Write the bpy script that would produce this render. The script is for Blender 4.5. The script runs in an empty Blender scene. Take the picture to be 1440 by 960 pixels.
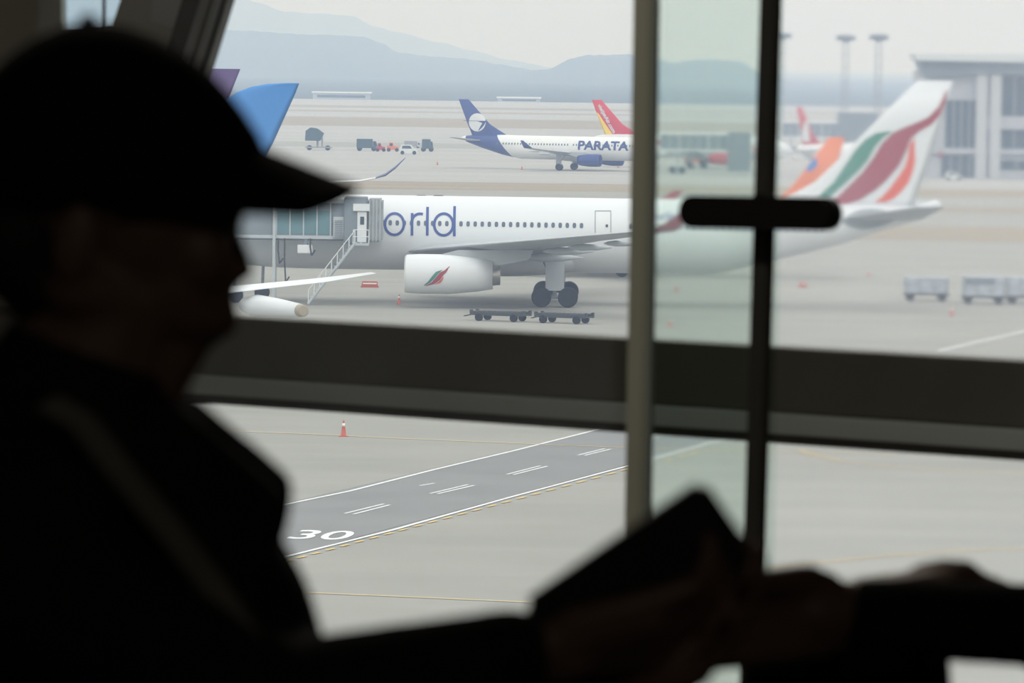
import bpy, bmesh, math, random
from mathutils import Vector, Matrix
random.seed(7)
PI = math.pi
sc = bpy.context.scene
C = sc.collection
W, H, F = 1440, 960, 7500.0
CAMZ = 18.2
HOR = 87.5
PITCH = math.atan((480 - HOR) / F)
ROLL = 0.014
# ---------------------------------------------------------------- camera
fwd = Vector((0, math.cos(PITCH), -math.sin(PITCH)))
r0 = Vector((1, 0, 0)); u0 = Vector((0, math.sin(PITCH), math.cos(PITCH)))
RT = (r0 * math.cos(ROLL) + u0 * math.sin(ROLL)).normalized()
UP = (u0 * math.cos(ROLL) - r0 * math.sin(ROLL)).normalized()
CAM = Vector((0, 0, CAMZ))
cam = bpy.data.cameras.new('camera'); co = bpy.data.objects.new('camera', cam); C.objects.link(co)
M = Matrix((RT, UP, -fwd)).transposed().to_4x4(); M.translation = CAM
co.matrix_world = M
cam.sensor_width = 36.0; cam.lens = 36.0 * F / W
cam.clip_start = 0.05; cam.clip_end = 60000
cam.dof.use_dof = True; cam.dof.focus_distance = 420.0; cam.dof.aperture_fstop = cam.lens / 14.0
sc.camera = co

def ray(px, py):
    return (RT * ((px - W / 2) / F) + UP * ((H / 2 - py) / F) + fwd)
def G(px, py, z=0.0):
    d = ray(px, py); t = (z - CAMZ) / d.z
    return CAM + d * t
def D(px, py, Y):
    d = ray(px, py); return CAM + d * (Y / d.y)
def XZ(px, py, Y):
    p = D(px, py, Y); return p.x, p.z
def proj(p):
    v = Vector(p) - CAM; z = v.dot(fwd)
    return (W / 2 + F * v.dot(RT) / z, H / 2 - F * v.dot(UP) / z)

# ---------------------------------------------------------------- materials
def lin(c):
    c = c / 255.0
    return c / 12.92 if c <= 0.04045 else ((c + 0.055) / 1.055) ** 2.4
def srgb(r, g, b): return (lin(r), lin(g), lin(b), 1)
_m = {}
def mat(name, col, rough=0.6, metal=0.0, noise=0.0, nscale=4.0, spec=0.3, emit=0.0):
    if name in _m: return _m[name]
    m = bpy.data.materials.new(name); m.use_nodes = True; nt = m.node_tree
    b = nt.nodes['Principled BSDF']
    b.inputs['Base Color'].default_value = col
    b.inputs['Roughness'].default_value = rough
    b.inputs['Metallic'].default_value = metal
    b.inputs['Specular IOR Level'].default_value = spec
    if emit:
        b.inputs['Emission Color'].default_value = col; b.inputs['Emission Strength'].default_value = emit
    if noise > 0:
        tc = nt.nodes.new('ShaderNodeTexCoord'); n = nt.nodes.new('ShaderNodeTexNoise')
        n.inputs['Scale'].default_value = nscale; n.inputs['Detail'].default_value = 5
        nt.links.new(tc.outputs['Object'], n.inputs['Vector'])
        mr = nt.nodes.new('ShaderNodeMapRange')
        mr.inputs['From Min'].default_value = .3; mr.inputs['From Max'].default_value = .7
        mr.inputs['To Min'].default_value = 1 - noise; mr.inputs['To Max'].default_value = 1 + noise
        nt.links.new(n.outputs['Fac'], mr.inputs['Value'])
        vm = nt.nodes.new('ShaderNodeVectorMath'); vm.operation = 'SCALE'
        vm.inputs[0].default_value = col[:3]
        nt.links.new(mr.outputs['Result'], vm.inputs['Scale'])
        nt.links.new(vm.outputs[0], b.inputs['Base Color'])
    _m[name] = m
    return m

def paint_split(name, base, other, rules, rough=0.35):
    """paint with a second colour where every rule a*x+b*z>c holds (object space)"""
    m = bpy.data.materials.new(name); m.use_nodes = True; nt = m.node_tree; L = nt.links
    b = nt.nodes['Principled BSDF']; b.inputs['Roughness'].default_value = rough
    b.inputs['Specular IOR Level'].default_value = .3
    tc = nt.nodes.new('ShaderNodeTexCoord'); sp = nt.nodes.new('ShaderNodeSeparateXYZ')
    L.new(tc.outputs['Object'], sp.inputs[0])
    prev = None
    for a, bb, c in rules:
        m1 = nt.nodes.new('ShaderNodeMath'); m1.operation = 'MULTIPLY'; m1.inputs[1].default_value = a; L.new(sp.outputs['X'], m1.inputs[0])
        m2 = nt.nodes.new('ShaderNodeMath'); m2.operation = 'MULTIPLY_ADD'; m2.inputs[1].default_value = bb; L.new(sp.outputs['Z'], m2.inputs[0]); L.new(m1.outputs[0], m2.inputs[2])
        m3 = nt.nodes.new('ShaderNodeMath'); m3.operation = 'GREATER_THAN'; m3.inputs[1].default_value = c; L.new(m2.outputs[0], m3.inputs[0])
        if prev is None: prev = m3
        else:
            m4 = nt.nodes.new('ShaderNodeMath'); m4.operation = 'MULTIPLY'; L.new(prev.outputs[0], m4.inputs[0]); L.new(m3.outputs[0], m4.inputs[1]); prev = m4
    mx = nt.nodes.new('ShaderNodeMix'); mx.data_type = 'RGBA'
    mx.inputs[6].default_value = base; mx.inputs[7].default_value = other
    L.new(prev.outputs[0], mx.inputs[0]); L.new(mx.outputs[2], b.inputs['Base Color'])
    return m

def glass_mat(name, tint, dust, rough):
    """window glass: clear, slightly tinted, with a film of dust; rough > 0 blurs what lies behind"""
    m = bpy.data.materials.new(name); m.use_nodes = True; nt = m.node_tree; L = nt.links
    nt.nodes.remove(nt.nodes['Principled BSDF']); out = nt.nodes['Material Output']
    if rough > 0:
        t = nt.nodes.new('ShaderNodeBsdfRefraction'); t.inputs['Roughness'].default_value = rough; t.inputs['IOR'].default_value = 1.45
    else:
        t = nt.nodes.new('ShaderNodeBsdfTransparent')
    t.inputs['Color'].default_value = tint
    d = nt.nodes.new('ShaderNodeBsdfTranslucent'); d.inputs['Color'].default_value = (.92, .95, .97, 1)
    mx = nt.nodes.new('ShaderNodeMixShader')
    tc = nt.nodes.new('ShaderNodeTexCoord'); n = nt.nodes.new('ShaderNodeTexNoise'); n.inputs['Scale'].default_value = 2.2; n.inputs['Detail'].default_value = 3
    L.new(tc.outputs['Object'], n.inputs['Vector'])
    mr = nt.nodes.new('ShaderNodeMapRange'); mr.inputs['From Min'].default_value = .3; mr.inputs['From Max'].default_value = .7
    mr.inputs['To Min'].default_value = dust * .6; mr.inputs['To Max'].default_value = dust * 1.4
    L.new(n.outputs['Fac'], mr.inputs['Value']); L.new(mr.outputs[0], mx.inputs[0])
    L.new(t.outputs[0], mx.inputs[1]); L.new(d.outputs[0], mx.inputs[2]); L.new(mx.outputs[0], out.inputs['Surface'])
    return m

WHITE = mat('white_paint', (.71, .74, .77, 1), .35)
WINGG = mat('wing_grey_paint', (.42, .45, .48, 1), .45, noise=.05, nscale=.6)
METAL = mat('bare_metal', (.42, .40, .37, 1), .35, .8)
DARKM = mat('dark_metal', (.05, .055, .06, 1), .5)
TYRE = mat('tyre_rubber', (.018, .018, .02, 1), .8)
GREYM = mat('grey_metal', (.30, .32, .34, 1), .5, noise=.1, nscale=2)
GLASSD = mat('dark_window_glass', (.03, .06, .075, 1), .15, spec=.6)
GLASSB = mat('blue_tunnel_glass', (.10, .21, .24, 1), .2, spec=.6)
NAVY = mat('navy_paint', (.018, .045, .22, 1), .4)
LETTER = mat('blue_letter_paint', (.045, .085, .30, 1), .5)
RED = mat('red_paint', (.50, .04, .05, 1), .4)
MAROON = mat('maroon_paint', (.33, .04, .065, 1), .4)
GREEN = mat('green_paint', (.05, .23, .17, 1), .4)
ORANGE = mat('orange_paint', (.74, .21, .09, 1), .4)
YELLOW = mat('yellow_paint', (.85, .60, .08, 1), .45)
BLUEF = mat('sky_blue_paint', (.05, .24, .62, 1), .4)
PURPLE = mat('purple_paint', (.07, .02, .12, 1), .4)
CONE = mat('cone_orange', (.50, .12, .08, 1), .5)
CONEW = mat('cone_white_band', (.85, .85, .85, 1), .5)

# ---------------------------------------------------------------- mesh helpers
def link(name, bm, m, parent=None, smooth=False):
    me = bpy.data.meshes.new(name)
    bmesh.ops.recalc_face_normals(bm, faces=bm.faces[:])
    bm.to_mesh(me); bm.free()
    o = bpy.data.objects.new(name, me); C.objects.link(o)
    if isinstance(m, (list, tuple)):
        for k in m: me.materials.append(k)
    elif m: me.materials.append(m)
    if smooth:
        for p in me.polygons: p.use_smooth = True
    if parent: o.parent = parent
    return o
def tag(o, label=None, cat=None, group=None, kind=None):
    if label: o['label'] = label
    if cat: o['category'] = cat
    if group: o['group'] = group
    if kind: o['kind'] = kind
    return o
def empty(name, loc=(0, 0, 0), rz=0, label=None, cat=None, group=None):
    o = bpy.data.objects.new(name, None); C.objects.link(o); o.location = loc; o.rotation_euler = (0, 0, rz)
    return tag(o, label, cat, group)
def kids(o): return [c for c in C.objects if c.parent == o]
def dup(root, loc, rz, label, group=None):
    r = root.copy(); C.objects.link(r); r.location = loc; r.rotation_euler = (0, 0, rz); r['label'] = label
    if group: r['group'] = group
    for ch in kids(root):
        c = ch.copy(); C.objects.link(c); c.parent = r
        for g in kids(ch):
            e = g.copy(); C.objects.link(e); e.parent = c
    return r
def nb(): return bmesh.new()
def box(bm, lo, hi, rot=None, mi=0):
    x0, y0, z0 = lo; x1, y1, z1 = hi
    v = [bm.verts.new(p) for p in ((x0, y0, z0), (x1, y0, z0), (x1, y1, z0), (x0, y1, z0), (x0, y0, z1), (x1, y0, z1), (x1, y1, z1), (x0, y1, z1))]
    for f in ((0, 1, 2, 3), (4, 5, 6, 7), (0, 1, 5, 4), (1, 2, 6, 5), (2, 3, 7, 6), (3, 0, 4, 7)):
        q = bm.faces.new([v[i] for i in f]); q.material_index = mi
    return v
def bbox(lo, hi, bev=.0):
    bm = nb(); box(bm, lo, hi)
    if bev: bmesh.ops.bevel(bm, geom=bm.edges[:], offset=bev, segments=2, affect='EDGES')
    return bm
def tube(bm, p, q, r1, r2=None, n=10, cap=True):
    p = Vector(p); q = Vector(q); r2 = r1 if r2 is None else r2
    d = (q - p).normalized(); a = d.orthogonal().normalized(); b = d.cross(a)
    A = [bm.verts.new(p + (a * math.cos(t) + b * math.sin(t)) * r1) for t in [2 * PI * i / n for i in range(n)]]
    B = [bm.verts.new(q + (a * math.cos(t) + b * math.sin(t)) * r2) for t in [2 * PI * i / n for i in range(n)]]
    for i in range(n):
        j = (i + 1) % n; bm.faces.new((A[i], A[j], B[j], B[i]))
    if cap: bm.faces.new(A); bm.faces.new(B)
def loft(bm, rings, close=True, caps=True):
    R = [[bm.verts.new(p) for p in r] for r in rings]
    n = len(R[0])
    for k in range(len(R) - 1):
        for i in range(n if close else n - 1):
            j = (i + 1) % n
            bm.faces.new((R[k][i], R[k][j], R[k + 1][j], R[k + 1][i]))
    if caps: bm.faces.new(R[0]); bm.faces.new(R[-1])
    return R
def lathe_x(bm, prof, cy, cz, n=32, caps=False):
    """prof: list (x, r) about the x axis"""
    loft(bm, [[(x, cy + r * math.cos(t), cz + r * math.sin(t)) for t in [2 * PI * i / n for i in range(n)]] for x, r in prof], True, caps)
def prism(bm, pts, y0, y1):
    """outline pts (x,z) extruded in y"""
    A = [bm.verts.new((x, y0, z)) for x, z in pts]; B = [bm.verts.new((x, y1, z)) for x, z in pts]
    n = len(pts)
    bm.faces.new(A); bm.faces.new(B[::-1])
    for i in range(n):
        j = (i + 1) % n; bm.faces.new((A[i], A[j], B[j], B[i]))
def strip(bm, L1, L2, fn, na=1, nc=6):
    """quads between polylines L1, L2 (2-D), mapped by fn to 3-D"""
    rows = []
    for a, b in zip(L1, L2):
        rows.append([Vector(a).lerp(Vector(b), i / nc) for i in range(nc + 1)])
    out = []
    for k in range(len(rows) - 1):
        for s in range(na):
            t = s / na; out.append([rows[k][i].lerp(rows[k + 1][i], t) for i in range(nc + 1)])
    out.append(rows[-1])
    V = [[bm.verts.new(fn(p)) for p in r] for r in out]
    for k in range(len(V) - 1):
        for i in range(nc): bm.faces.new((V[k][i], V[k][i + 1], V[k + 1][i + 1], V[k + 1][i]))
def text_bm(s, size=1.0, shear=0.0, bold=0.0, cuts=2):
    cu = bpy.data.curves.new('t', 'FONT'); cu.body = s; cu.size = size; cu.shear = shear; cu.offset = bold
    cu.resolution_u = 4
    o = bpy.data.objects.new('t', cu); C.objects.link(o)
    dg = bpy.context.evaluated_depsgraph_get(); me = bpy.data.meshes.new_from_object(o.evaluated_get(dg))
    bm = nb(); bm.from_mesh(me); bpy.data.objects.remove(o); bpy.data.meshes.remove(me); bpy.data.curves.remove(cu)
    bmesh.ops.triangulate(bm, faces=bm.faces[:])
    if cuts: bmesh.ops.subdivide_edges(bm, edges=[e for e in bm.edges if e.calc_length() > size * .12], cuts=cuts)
    bmesh.ops.triangulate(bm, faces=bm.faces[:])
    return bm
def fit_text(s, fn, x0, x1, z0, z1, **k):
    """text mesh stretched into the box x0..x1, z0..z1 then mapped"""
    bm = text_bm(s, **k)
    xs = [v.co.x for v in bm.verts]; ys = [v.co.y for v in bm.verts]
    a, b, c, d = min(xs), max(xs), min(ys), max(ys)
    for v in bm.verts:
        v.co = fn((x0 + (v.co.x - a) / (b - a) * (x1 - x0), z0 + (v.co.y - c) / (d - c) * (z1 - z0)))
    return bm

# ---------------------------------------------------------------- airliner builder  (local: +x aft, z up, -y port side)
def interp(tab, x):
    if x <= tab[0][0]: return tab[0][1:]
    for a, b in zip(tab, tab[1:]):
        if x <= b[0]:
            t = (x - a[0]) / (b[0] - a[0]); return tuple(p + (q - p) * t for p, q in zip(a[1:], b[1:]))
    return tab[-1][1:]
AF = [(0, 0), (.02, .25), (.08, .55), (.2, .88), (.35, 1), (.55, .85), (.75, .5), (.92, .16), (1, .02)]
def foil(x, y, z, chord, th, sweep_pts=AF, axis='y'):
    up = [(x + chord * c, h * th / 2) for c, h in AF]; lo = [(x + chord * c, -h * th / 2 * .8) for c, h in AF[::-1][1:-1]]
    r = up + lo
    if axis == 'y': return [(a, y, z + b) for a, b in r]
    return [(a, y + b, z) for a, b in r]

def airliner(name, S, label, cat='airplane', loc=(0, 0, 0), rz=0, mats=None, group=None, detail=True):
    mt = dict(body=WHITE, wing=WINGG, fin=WHITE, engine=WHITE, winglet=WHITE, tail=WINGG); mt.update(mats or {})
    root = empty(name, loc, rz, label, cat, group)
    k = S['k']
    # fuselage
    bm = nb(); n = 40
    st = S['fus']   # x, zc, r
    rings = []
    N = 70
    x0, x1 = st[0][0], st[-1][0]
    xs = sorted(set([x0 + (x1 - x0) * i / N for i in range(N + 1)] + [s[0] for s in st]))
    for x in xs:
        zc, r = interp(st, x)
        rings.append([(x, r * math.sin(t), zc + r * math.cos(t)) for t in [2 * PI * i / n for i in range(n)]])
    loft(bm, rings)
    link('fuselage', bm, mt['body'], root, True)
    # belly fairing
    bf = S['belly']; bm = nb(); rings = []
    for i in range(21):
        t = i / 20; x = bf[0] + (bf[1] - bf[0]) * t; e = math.sin(PI * t) ** .45 if 0 < t < 1 else .02
        rings.append([(x, bf[2] * e * math.sin(a), bf[3] + bf[4] * e * math.cos(a)) for a in [2 * PI * j / 24 for j in range(24)]])
    loft(bm, rings); link('belly_fairing', bm, mt['body'] if not isinstance(mt['body'], list) else WHITE, root, True)
    # wings
    for sd in (-1, 1):
        bm = nb(); loft(bm, [foil(le, sd * y, z, ch, th) for (y, le, ch, z, th) in S['wing']])
        wing = link('wing', bm, mt['wing'], root, True)
        if S.get('winglet'):
            bm = nb(); loft(bm, [foil(le, sd * y, z, ch, th) for (y, le, ch, z, th) in S['winglet']])
            link('winglet', bm, mt['winglet'], wing, True)
        for (y, x, z, L, r) in S.get('fair', ()):
            bm = nb(); lathe_x(bm, [(x - L * .5, .02), (x - L * .4, r * .6), (x - L * .2, r), (x + L * .15, r * .85), (x + L * .5, .04)], sd * y, z, 12, True)
            link('flap_fairing', bm, mt['wing'], wing, True)
        # engine
        ey, ex, ez, er, el = S['eng']
        bm = nb()
        lathe_x(bm, [(ex + el * .10, er * .78), (ex + .02, er * .80), (ex - .05 * er, er * .88), (ex + .06 * er, er * .96), (ex + el * .15, er * 1.0), (ex + el * .45, er * 1.0), (ex + el * .75, er * .86), (ex + el * .92, er * .72), (ex + el * .91, er * .66), (ex + el * .5, er * .62)], sd * ey, ez, 36)
        eng = link('engine', bm, mt['engine'], root, True)
        bm = nb(); lathe_x(bm, [(ex + el * .09, .05 * er), (ex + el * .10, er * .79)], sd * ey, ez, 30, True); link('fan', bm, DARKM, eng)
        bm = nb(); lathe_x(bm, [(ex + el * .8, er * .6), (ex + el, er * .5), (ex + el * 1.0, er * .45)], sd * ey, ez, 24, True); link('exhaust_nozzle', bm, METAL, eng, True)
        bm = nb()
        prism(bm, [(ex + el * .3, ez + er * .9), (ex + el * .55, ez + er * 1.22), (ex + el * 1.35, ez + er * 1.3), (ex + el * 1.3, ez + er * .8), (ex + el * .95, ez + er * .45)], sd * ey - .18 * er, sd * ey + .18 * er)
        link('pylon', bm, mt['wing'], eng)
    # fin
    bm = nb(); loft(bm, [foil(le, 0, z, ch, th, axis='z') for (z, le, ch, th) in S['fin']]); link('fin', bm, mt['fin'], root, True)
    for sd in (-1, 1):
        bm = nb(); loft(bm, [foil(le, sd * y, z, ch, th) for (y, le, ch, z, th) in S['tailplane']]); link('tailplane', bm, mt['tail'], root, True)
    # gear
    gx, gy, gr, bog, gz = S['gear']
    for sd in (-1, 1):
        bm = nb(); tube(bm, (gx, sd * gy, gr), (gx - .1, sd * gy, gz), .16 * k, .22 * k); tube(bm, (gx, sd * gy, gr + .8 * k), (gx - 1.2 * k, sd * gy * .8, gz), .08 * k)
        if bog: tube(bm, (gx - bog, sd * gy, gr), (gx + bog, sd * gy, gr), .13)
        g = link('main_gear', bm, GREYM, root)
        bm = nb(); box(bm, (gx - .7 * k, sd * gy + sd * .45 * k, gr + .5 * k), (gx + .7 * k, sd * gy + sd * .5 * k, gz)); link('gear_door', bm, mt['wing'], g)
        for bx in ((-bog, bog) if bog else (0,)):
            for wy in (-.42 * k, .42 * k):
                bm = nb(); w = .24 * k
                loft(bm, [[(gx + bx + rr * math.cos(t), sd * gy + wy + yy, gr + rr * math.sin(t)) for t in [2 * PI * i / 24 for i in range(24)]] for rr, yy in ((gr * .55, -w), (gr * .92, -w), (gr, -w * .6), (gr, w * .6), (gr * .92, w), (gr * .55, w))])
                link('wheel', bm, TYRE, g, False)
    nx = S['nose_gear']; bm = nb(); tube(bm, (nx, 0, gr * .8), (nx + .1, 0, gz), .12 * k); g = link('nose_gear', bm, GREYM, root)
    for wy in (-.3 * k, .3 * k):
        bm = nb(); loft(bm, [[(nx + rr * math.cos(t), wy + yy, gr * .75 + rr * math.sin(t)) for t in [2 * PI * i / 20 for i in range(20)]] for rr, yy in ((gr * .7, -.12), (gr * .75, -.06), (gr * .75, .06), (gr * .7, .12))]); link('wheel', bm, TYRE, g)
    # cabin windows (visible side only is needed, both sides built)
    if S.get('win'):
        x0, x1, dx, wz, ww, wh, skip, side = S['win']
        x = x0; me = None
        while x < x1:
            if not any(a < x < b for a, b in skip):
                if me is None:
                    bm = nb(); zc, r = interp(st, 0)
                    nseg = 12; vs = []
                    for i in range(nseg):
                        t = 2 * PI * i / nseg
                        cx, cz = math.copysign(abs(math.cos(t)) ** .7, math.cos(t)) * ww / 2, math.copysign(abs(math.sin(t)) ** .7, math.sin(t)) * wh / 2
                        zz = wz + cz - zc; vs.append(bm.verts.new((cx, side * (math.sqrt(max(r * r - zz * zz, .01)) + .02), wz + cz)))
                    bm.faces.new(vs); o = link('cabin_window', bm, mat('cabin_window_glass', (.10, .14, .19, 1), .3), root); me = o.data
                else:
                    o = bpy.data.objects.new('cabin_window', me); C.objects.link(o); o.parent = root
                o.location.x = x
            x += dx
    return root

def plane_frame(origin, rz):
    """pixel -> local (x,z) on the vertical plane y_local = n of an object placed at origin with rotation rz"""
    o = Vector(origin); ax = Vector((math.cos(rz), math.sin(rz), 0)); ay = Vector((-math.sin(rz), math.cos(rz), 0))
    def T(px, py, n=0.0):
        d = ray(px, py); t = (o + ay * n - CAM).dot(ay) / d.dot(ay)
        p = CAM + d * t - o
        return (p.dot(ax), p.z)
    return T

# ================================================================= wide-body in the middle
AL = -.017
OA = (3.23, 403.0, 0)
T = plane_frame(OA, AL)
if 1:
    top = T(740, 277)[1]
    R = 2.82; zc = top - R
    tb = [(1120, 359), (1187, 342), (1220, 331), (1253, 320), (1289, 311)]
    fus = [(-28.9, zc - .9, .08), (-28.6, zc - .85, .62), (-27.7, zc - .7, 1.2), (-26.2, zc - .42, 1.85), (-24.2, zc - .15, 2.42), (-21.5, zc, 2.75), (-19, zc, R), (12.0, zc, R)]
    for px, py in tb:
        x, zb = T(px, py); tz = zc + R - max(0, (x - 14)) * .020
        fus.append((x, (tz + zb) / 2, (tz - zb) / 2))
    xe, ze = T(1322, 289); fus.append((xe - .4, ze + .02, .42)); fus.append((xe, ze + .05, .22))
    fus.sort()
    finpts = []
    for ly, ty in (((1290, 113), (1341, 114)), ((1230, 172), (1322, 172)), ((1172, 231), (1304, 231)), ((1146, 256), (1295, 256)), ((1105, 278), (1288, 278)), ((1085, 289), (1284, 289))):
        a = T(*ly); b = T(*ty); finpts.append((a[1], a[0], b[0] - a[0], 1))
    fin = [(z, le, ch, min(.10 * ch, .55)) for z, le, ch, _ in finpts]
    zt = finpts[0][0]
    FIN = fin
    def fin_off(x, z):
        for a, b in zip(fin, fin[1:]):
            if a[0] >= z >= b[0] or b is fin[-1]:
                t = (a[0] - z) / (a[0] - b[0]) if a[0] != b[0] else 0
                t = min(max(t, 0), 1)
                le = a[1] + (b[1] - a[1]) * t; ch = a[2] + (b[2] - a[2]) * t; th = a[3] + (b[3] - a[3]) * t
                c = min(max((x - le) / ch, 0), 1)
                return interp(AF, c)[0] * th / 2
        return 0
    SPEC_A = dict(k=1.0, fus=fus, belly=(-13.5, 4.5, 2.95, zc - 1.45, 1.75),
        wing=[(0, -12.4, 13.0, zc - 1.45, 1.3), (2.7, -11.0, 11.7, zc - 1.3, 1.25), (5.5, -9.2, 9.6, zc - 1.0, .95), (9.5, -6.6, 7.1, zc - .6, .7), (18, -1.1, 4.6, zc + .2, .45), (26, 4.4, 2.9, zc + 1.0, .28), (29.2, 6.6, 2.0, zc + 1.3, .18)],
        winglet=[(29.2, 6.7, 1.9, zc + 1.3, .17), (29.5, 7.3, 1.6, zc + 1.55, .12), (30.1, 9.2, .8, zc + 2.75, .06)],
        fair=[(7.2, -.2, zc - 1.45, 4.6, .34), (12.3, 1.0, zc - .8, 3.8, .3), (16.4, 2.6, zc - .35, 3.2, .26), (20.5, 5.0, zc + .1, 2.8, .22)],
        eng=(9.37, -11.0, 2.5, 1.47, 7.0), fin=fin,
        tailplane=[(0, 20.8, 6.8, zc + 1.55, .5), (2, 22.0, 5.6, zc + 1.7, .48), (9.7, 26.5, 2.2, zc + 2.75, .16)],
        gear=(0, 5.34, .75, .99, zc - 1.2), nose_gear=-22.2,
        win=(-21.5, 20.0, .532, T(650, 314.6, -2.7)[1], .27, .40, [(2.3, 5.2)], -1))
    A = airliner('passenger_jet', SPEC_A, 'large white wide-body jet parked behind the beam, green, maroon and orange ribbons on its fin', 'airplane', OA, AL,
                 dict(winglet=MAROON))
    # ribbons of the fin (both sides)
    def finmap(sd):
        def f(p):
            x, z = p; return (x, sd * (fin_off(x, z) + .025), z)
        return f
    rib = {
     'green': (GREEN, [(1253, 184), (1232, 187), (1217, 196), (1202, 212), (1190, 230), (1172, 256), (1150, 277)], [(1254, 184.5), (1241, 194), (1231, 205), (1220, 225), (1207, 240), (1190, 256), (1164, 279)]),
     'maroon': (MAROON, [(1330, 126), (1326, 137), (1320, 150), (1305, 165), (1290, 172), (1270, 180), (1255, 187), (1240, 202), (1228, 222), (1213, 242), (1193, 262), (1170, 284)], [(1331, 127), (1330, 142), (1322, 162), (1310, 175), (1292, 185), (1281, 195), (1275, 210), (1265, 232), (1247, 253), (1231, 267), (1209, 281), (1182, 289)]),
     'orange': (mat('light_orange_paint', (.72, .10, .05, 1), .4), [(1285, 195), (1279, 205), (1277, 220), (1272, 235), (1262, 250), (1250, 266), (1240, 277), (1230, 284)], [(1286, 195), (1286, 210), (1287, 225), (1284, 240), (1278, 256), (1267, 270), (1258, 278), (1246, 284)])}
    for nm, (mm, a, b) in rib.items():
        for sd in (-1, 1):
            bm = nb(); strip(bm, [T(*p) for p in a], [T(*p) for p in b], finmap(sd), 3, 6)
            tag(link('fin_ribbon', bm, mm, A), nm + ' ribbon on the fin')
    # markings on the fuselage side
    def fmap(off=.025):
        def f(p):
            x, z = p; zcc, r = interp(fus, x); dz = max(min(z - zcc, r * .98), -r * .98)
            return (x, -(math.sqrt(r * r - dz * dz) + off), z)
        return f
    fm = fmap(.035)
    def TS(px, py): return T(px, py, -2.6)
    def stroke(bm, pts, w):
        a, b = [], []
        for i, p in enumerate(pts):
            q = Vector(pts[min(i + 1, len(pts) - 1)]) - Vector(pts[max(i - 1, 0)]); q.normalize(); nrm = Vector((-q.y, q.x)) * w / 2
            a.append(tuple(Vector(p) + nrm)); b.append(tuple(Vector(p) - nrm))
        strip(bm, a, b, fm, 6, 2)
    def arc(cx, cy, rx, ry, a0, a1, n=28): return [(cx + rx * math.cos(a0 + (a1 - a0) * i / n), cy + ry * math.sin(a0 + (a1 - a0) * i / n)) for i in range(n + 1)]
    px2 = lambda L: [TS(*p) for p in L]
    sw = .20
    def letter(polys):
        bm = nb()
        for p in polys: stroke(bm, px2(p), sw)
        link('lettering', bm, LETTER, A)
    letter([arc(554.8, 315, 13.3, 15.0, 0, 2 * PI)])
    letter([[(579.5, 299.5), (579.5, 315), (579.5, 331)], arc(590.5, 311, 11, 10.5, PI, 1.62 * PI, 12)])
    letter([[(601, 291), (601, 310), (601, 331)]])
    letter([arc(624, 315.5, 13.3, 15.2, 0, 2 * PI), [(639, 290), (639, 312), (639, 332)]])
    # w before the o, behind the bridge
    letter([[(503, 300), (509, 330), (516, 302), (523, 330), (530, 300)]])
    letter([arc(484, 315, 13.3, 15.0, 0, 2 * PI)])
    a = TS(893, 308.5); b = TS(1002, 298.5)
    link('lettering', fit_text('www.srilankan.com', fm, a[0], b[0], a[1], b[1]), LETTER, A)
    # door outlines
    for (xa, xb, ya, yb) in ((837, 859, 296.5, 327),):
        bm = nb()
        for L in ([(xa, yb), (xa, ya)], [(xb, yb), (xb, ya)], [(xa, ya), (xb, ya)]):
            pts = px2([L[0], ((L[0][0] + L[1][0]) / 2, (L[0][1] + L[1][1]) / 2), L[1]]); stroke(bm, pts, .05)
        d = link('cabin_door', bm, mat('door_seam', (.25, .29, .33, 1)), A)
        bm = nb(); c = TS(853.3, 317.3); strip(bm, [(c[0] - .09, c[1] - .1), (c[0] - .09, c[1] + .1)], [(c[0] + .09, c[1] - .1), (c[0] + .09, c[1] + .1)], fm, 1, 1); link('door_window', bm, DARKM, d)
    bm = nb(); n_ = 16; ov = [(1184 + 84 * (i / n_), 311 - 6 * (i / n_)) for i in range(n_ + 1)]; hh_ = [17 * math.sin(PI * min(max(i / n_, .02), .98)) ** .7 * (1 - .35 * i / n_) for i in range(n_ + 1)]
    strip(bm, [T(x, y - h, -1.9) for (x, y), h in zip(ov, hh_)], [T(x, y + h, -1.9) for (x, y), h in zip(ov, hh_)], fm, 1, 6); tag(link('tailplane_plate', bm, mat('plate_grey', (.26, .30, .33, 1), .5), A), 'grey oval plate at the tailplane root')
    # antenna fins on the roof
    for px in (592, 616):
        x, z = T(px, 276.5); bm = nb(); prism(bm, [(x - .5, z - .15), (x - .3, z + .12), (x + .35, z + .12), (x + .6, z - .15)], -.08, .08); link('roof_antenna', bm, DARKM, A)
    # ribbon emblem on the engine cowling
    ey, ex, ez, er, el = SPEC_A['eng']
    def emap(p):
        x, z = p; dz = max(min(z - ez, er * .95), -er * .95)
        rr = er * (1.0 if x < ex + el * .45 else .97)
        return (x, -ey - math.sqrt(rr * rr - dz * dz) - .04, z)
    TE = lambda L: [T(px, py, -ey - 1.3) for px, py in L]
    for mm, a, b in ((GREEN, [(622, 379), (613, 382), (607, 389), (602, 396), (596, 401)], [(622, 379.5), (616, 385), (611, 391), (605, 397), (597, 401.5)]),
                     (MAROON, [(632, 374), (625, 380), (619, 383), (613, 390), (607, 397), (598, 402)], [(632.5, 375), (628, 382), (624, 386), (619, 393), (611, 399), (598, 402.5)]),
                     (mat('light_orange_paint', ORANGE), [(623, 389), (621, 392), (617, 396), (612, 399)], [(624, 389), (623, 393), (619, 398), (612, 399.5)])):
        bm = nb(); strip(bm, TE(a), TE(b), emap, 2, 4); link('emblem_ribbon', bm, mm, [c for c in kids(A) if c.name.startswith('engine')][0])

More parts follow.
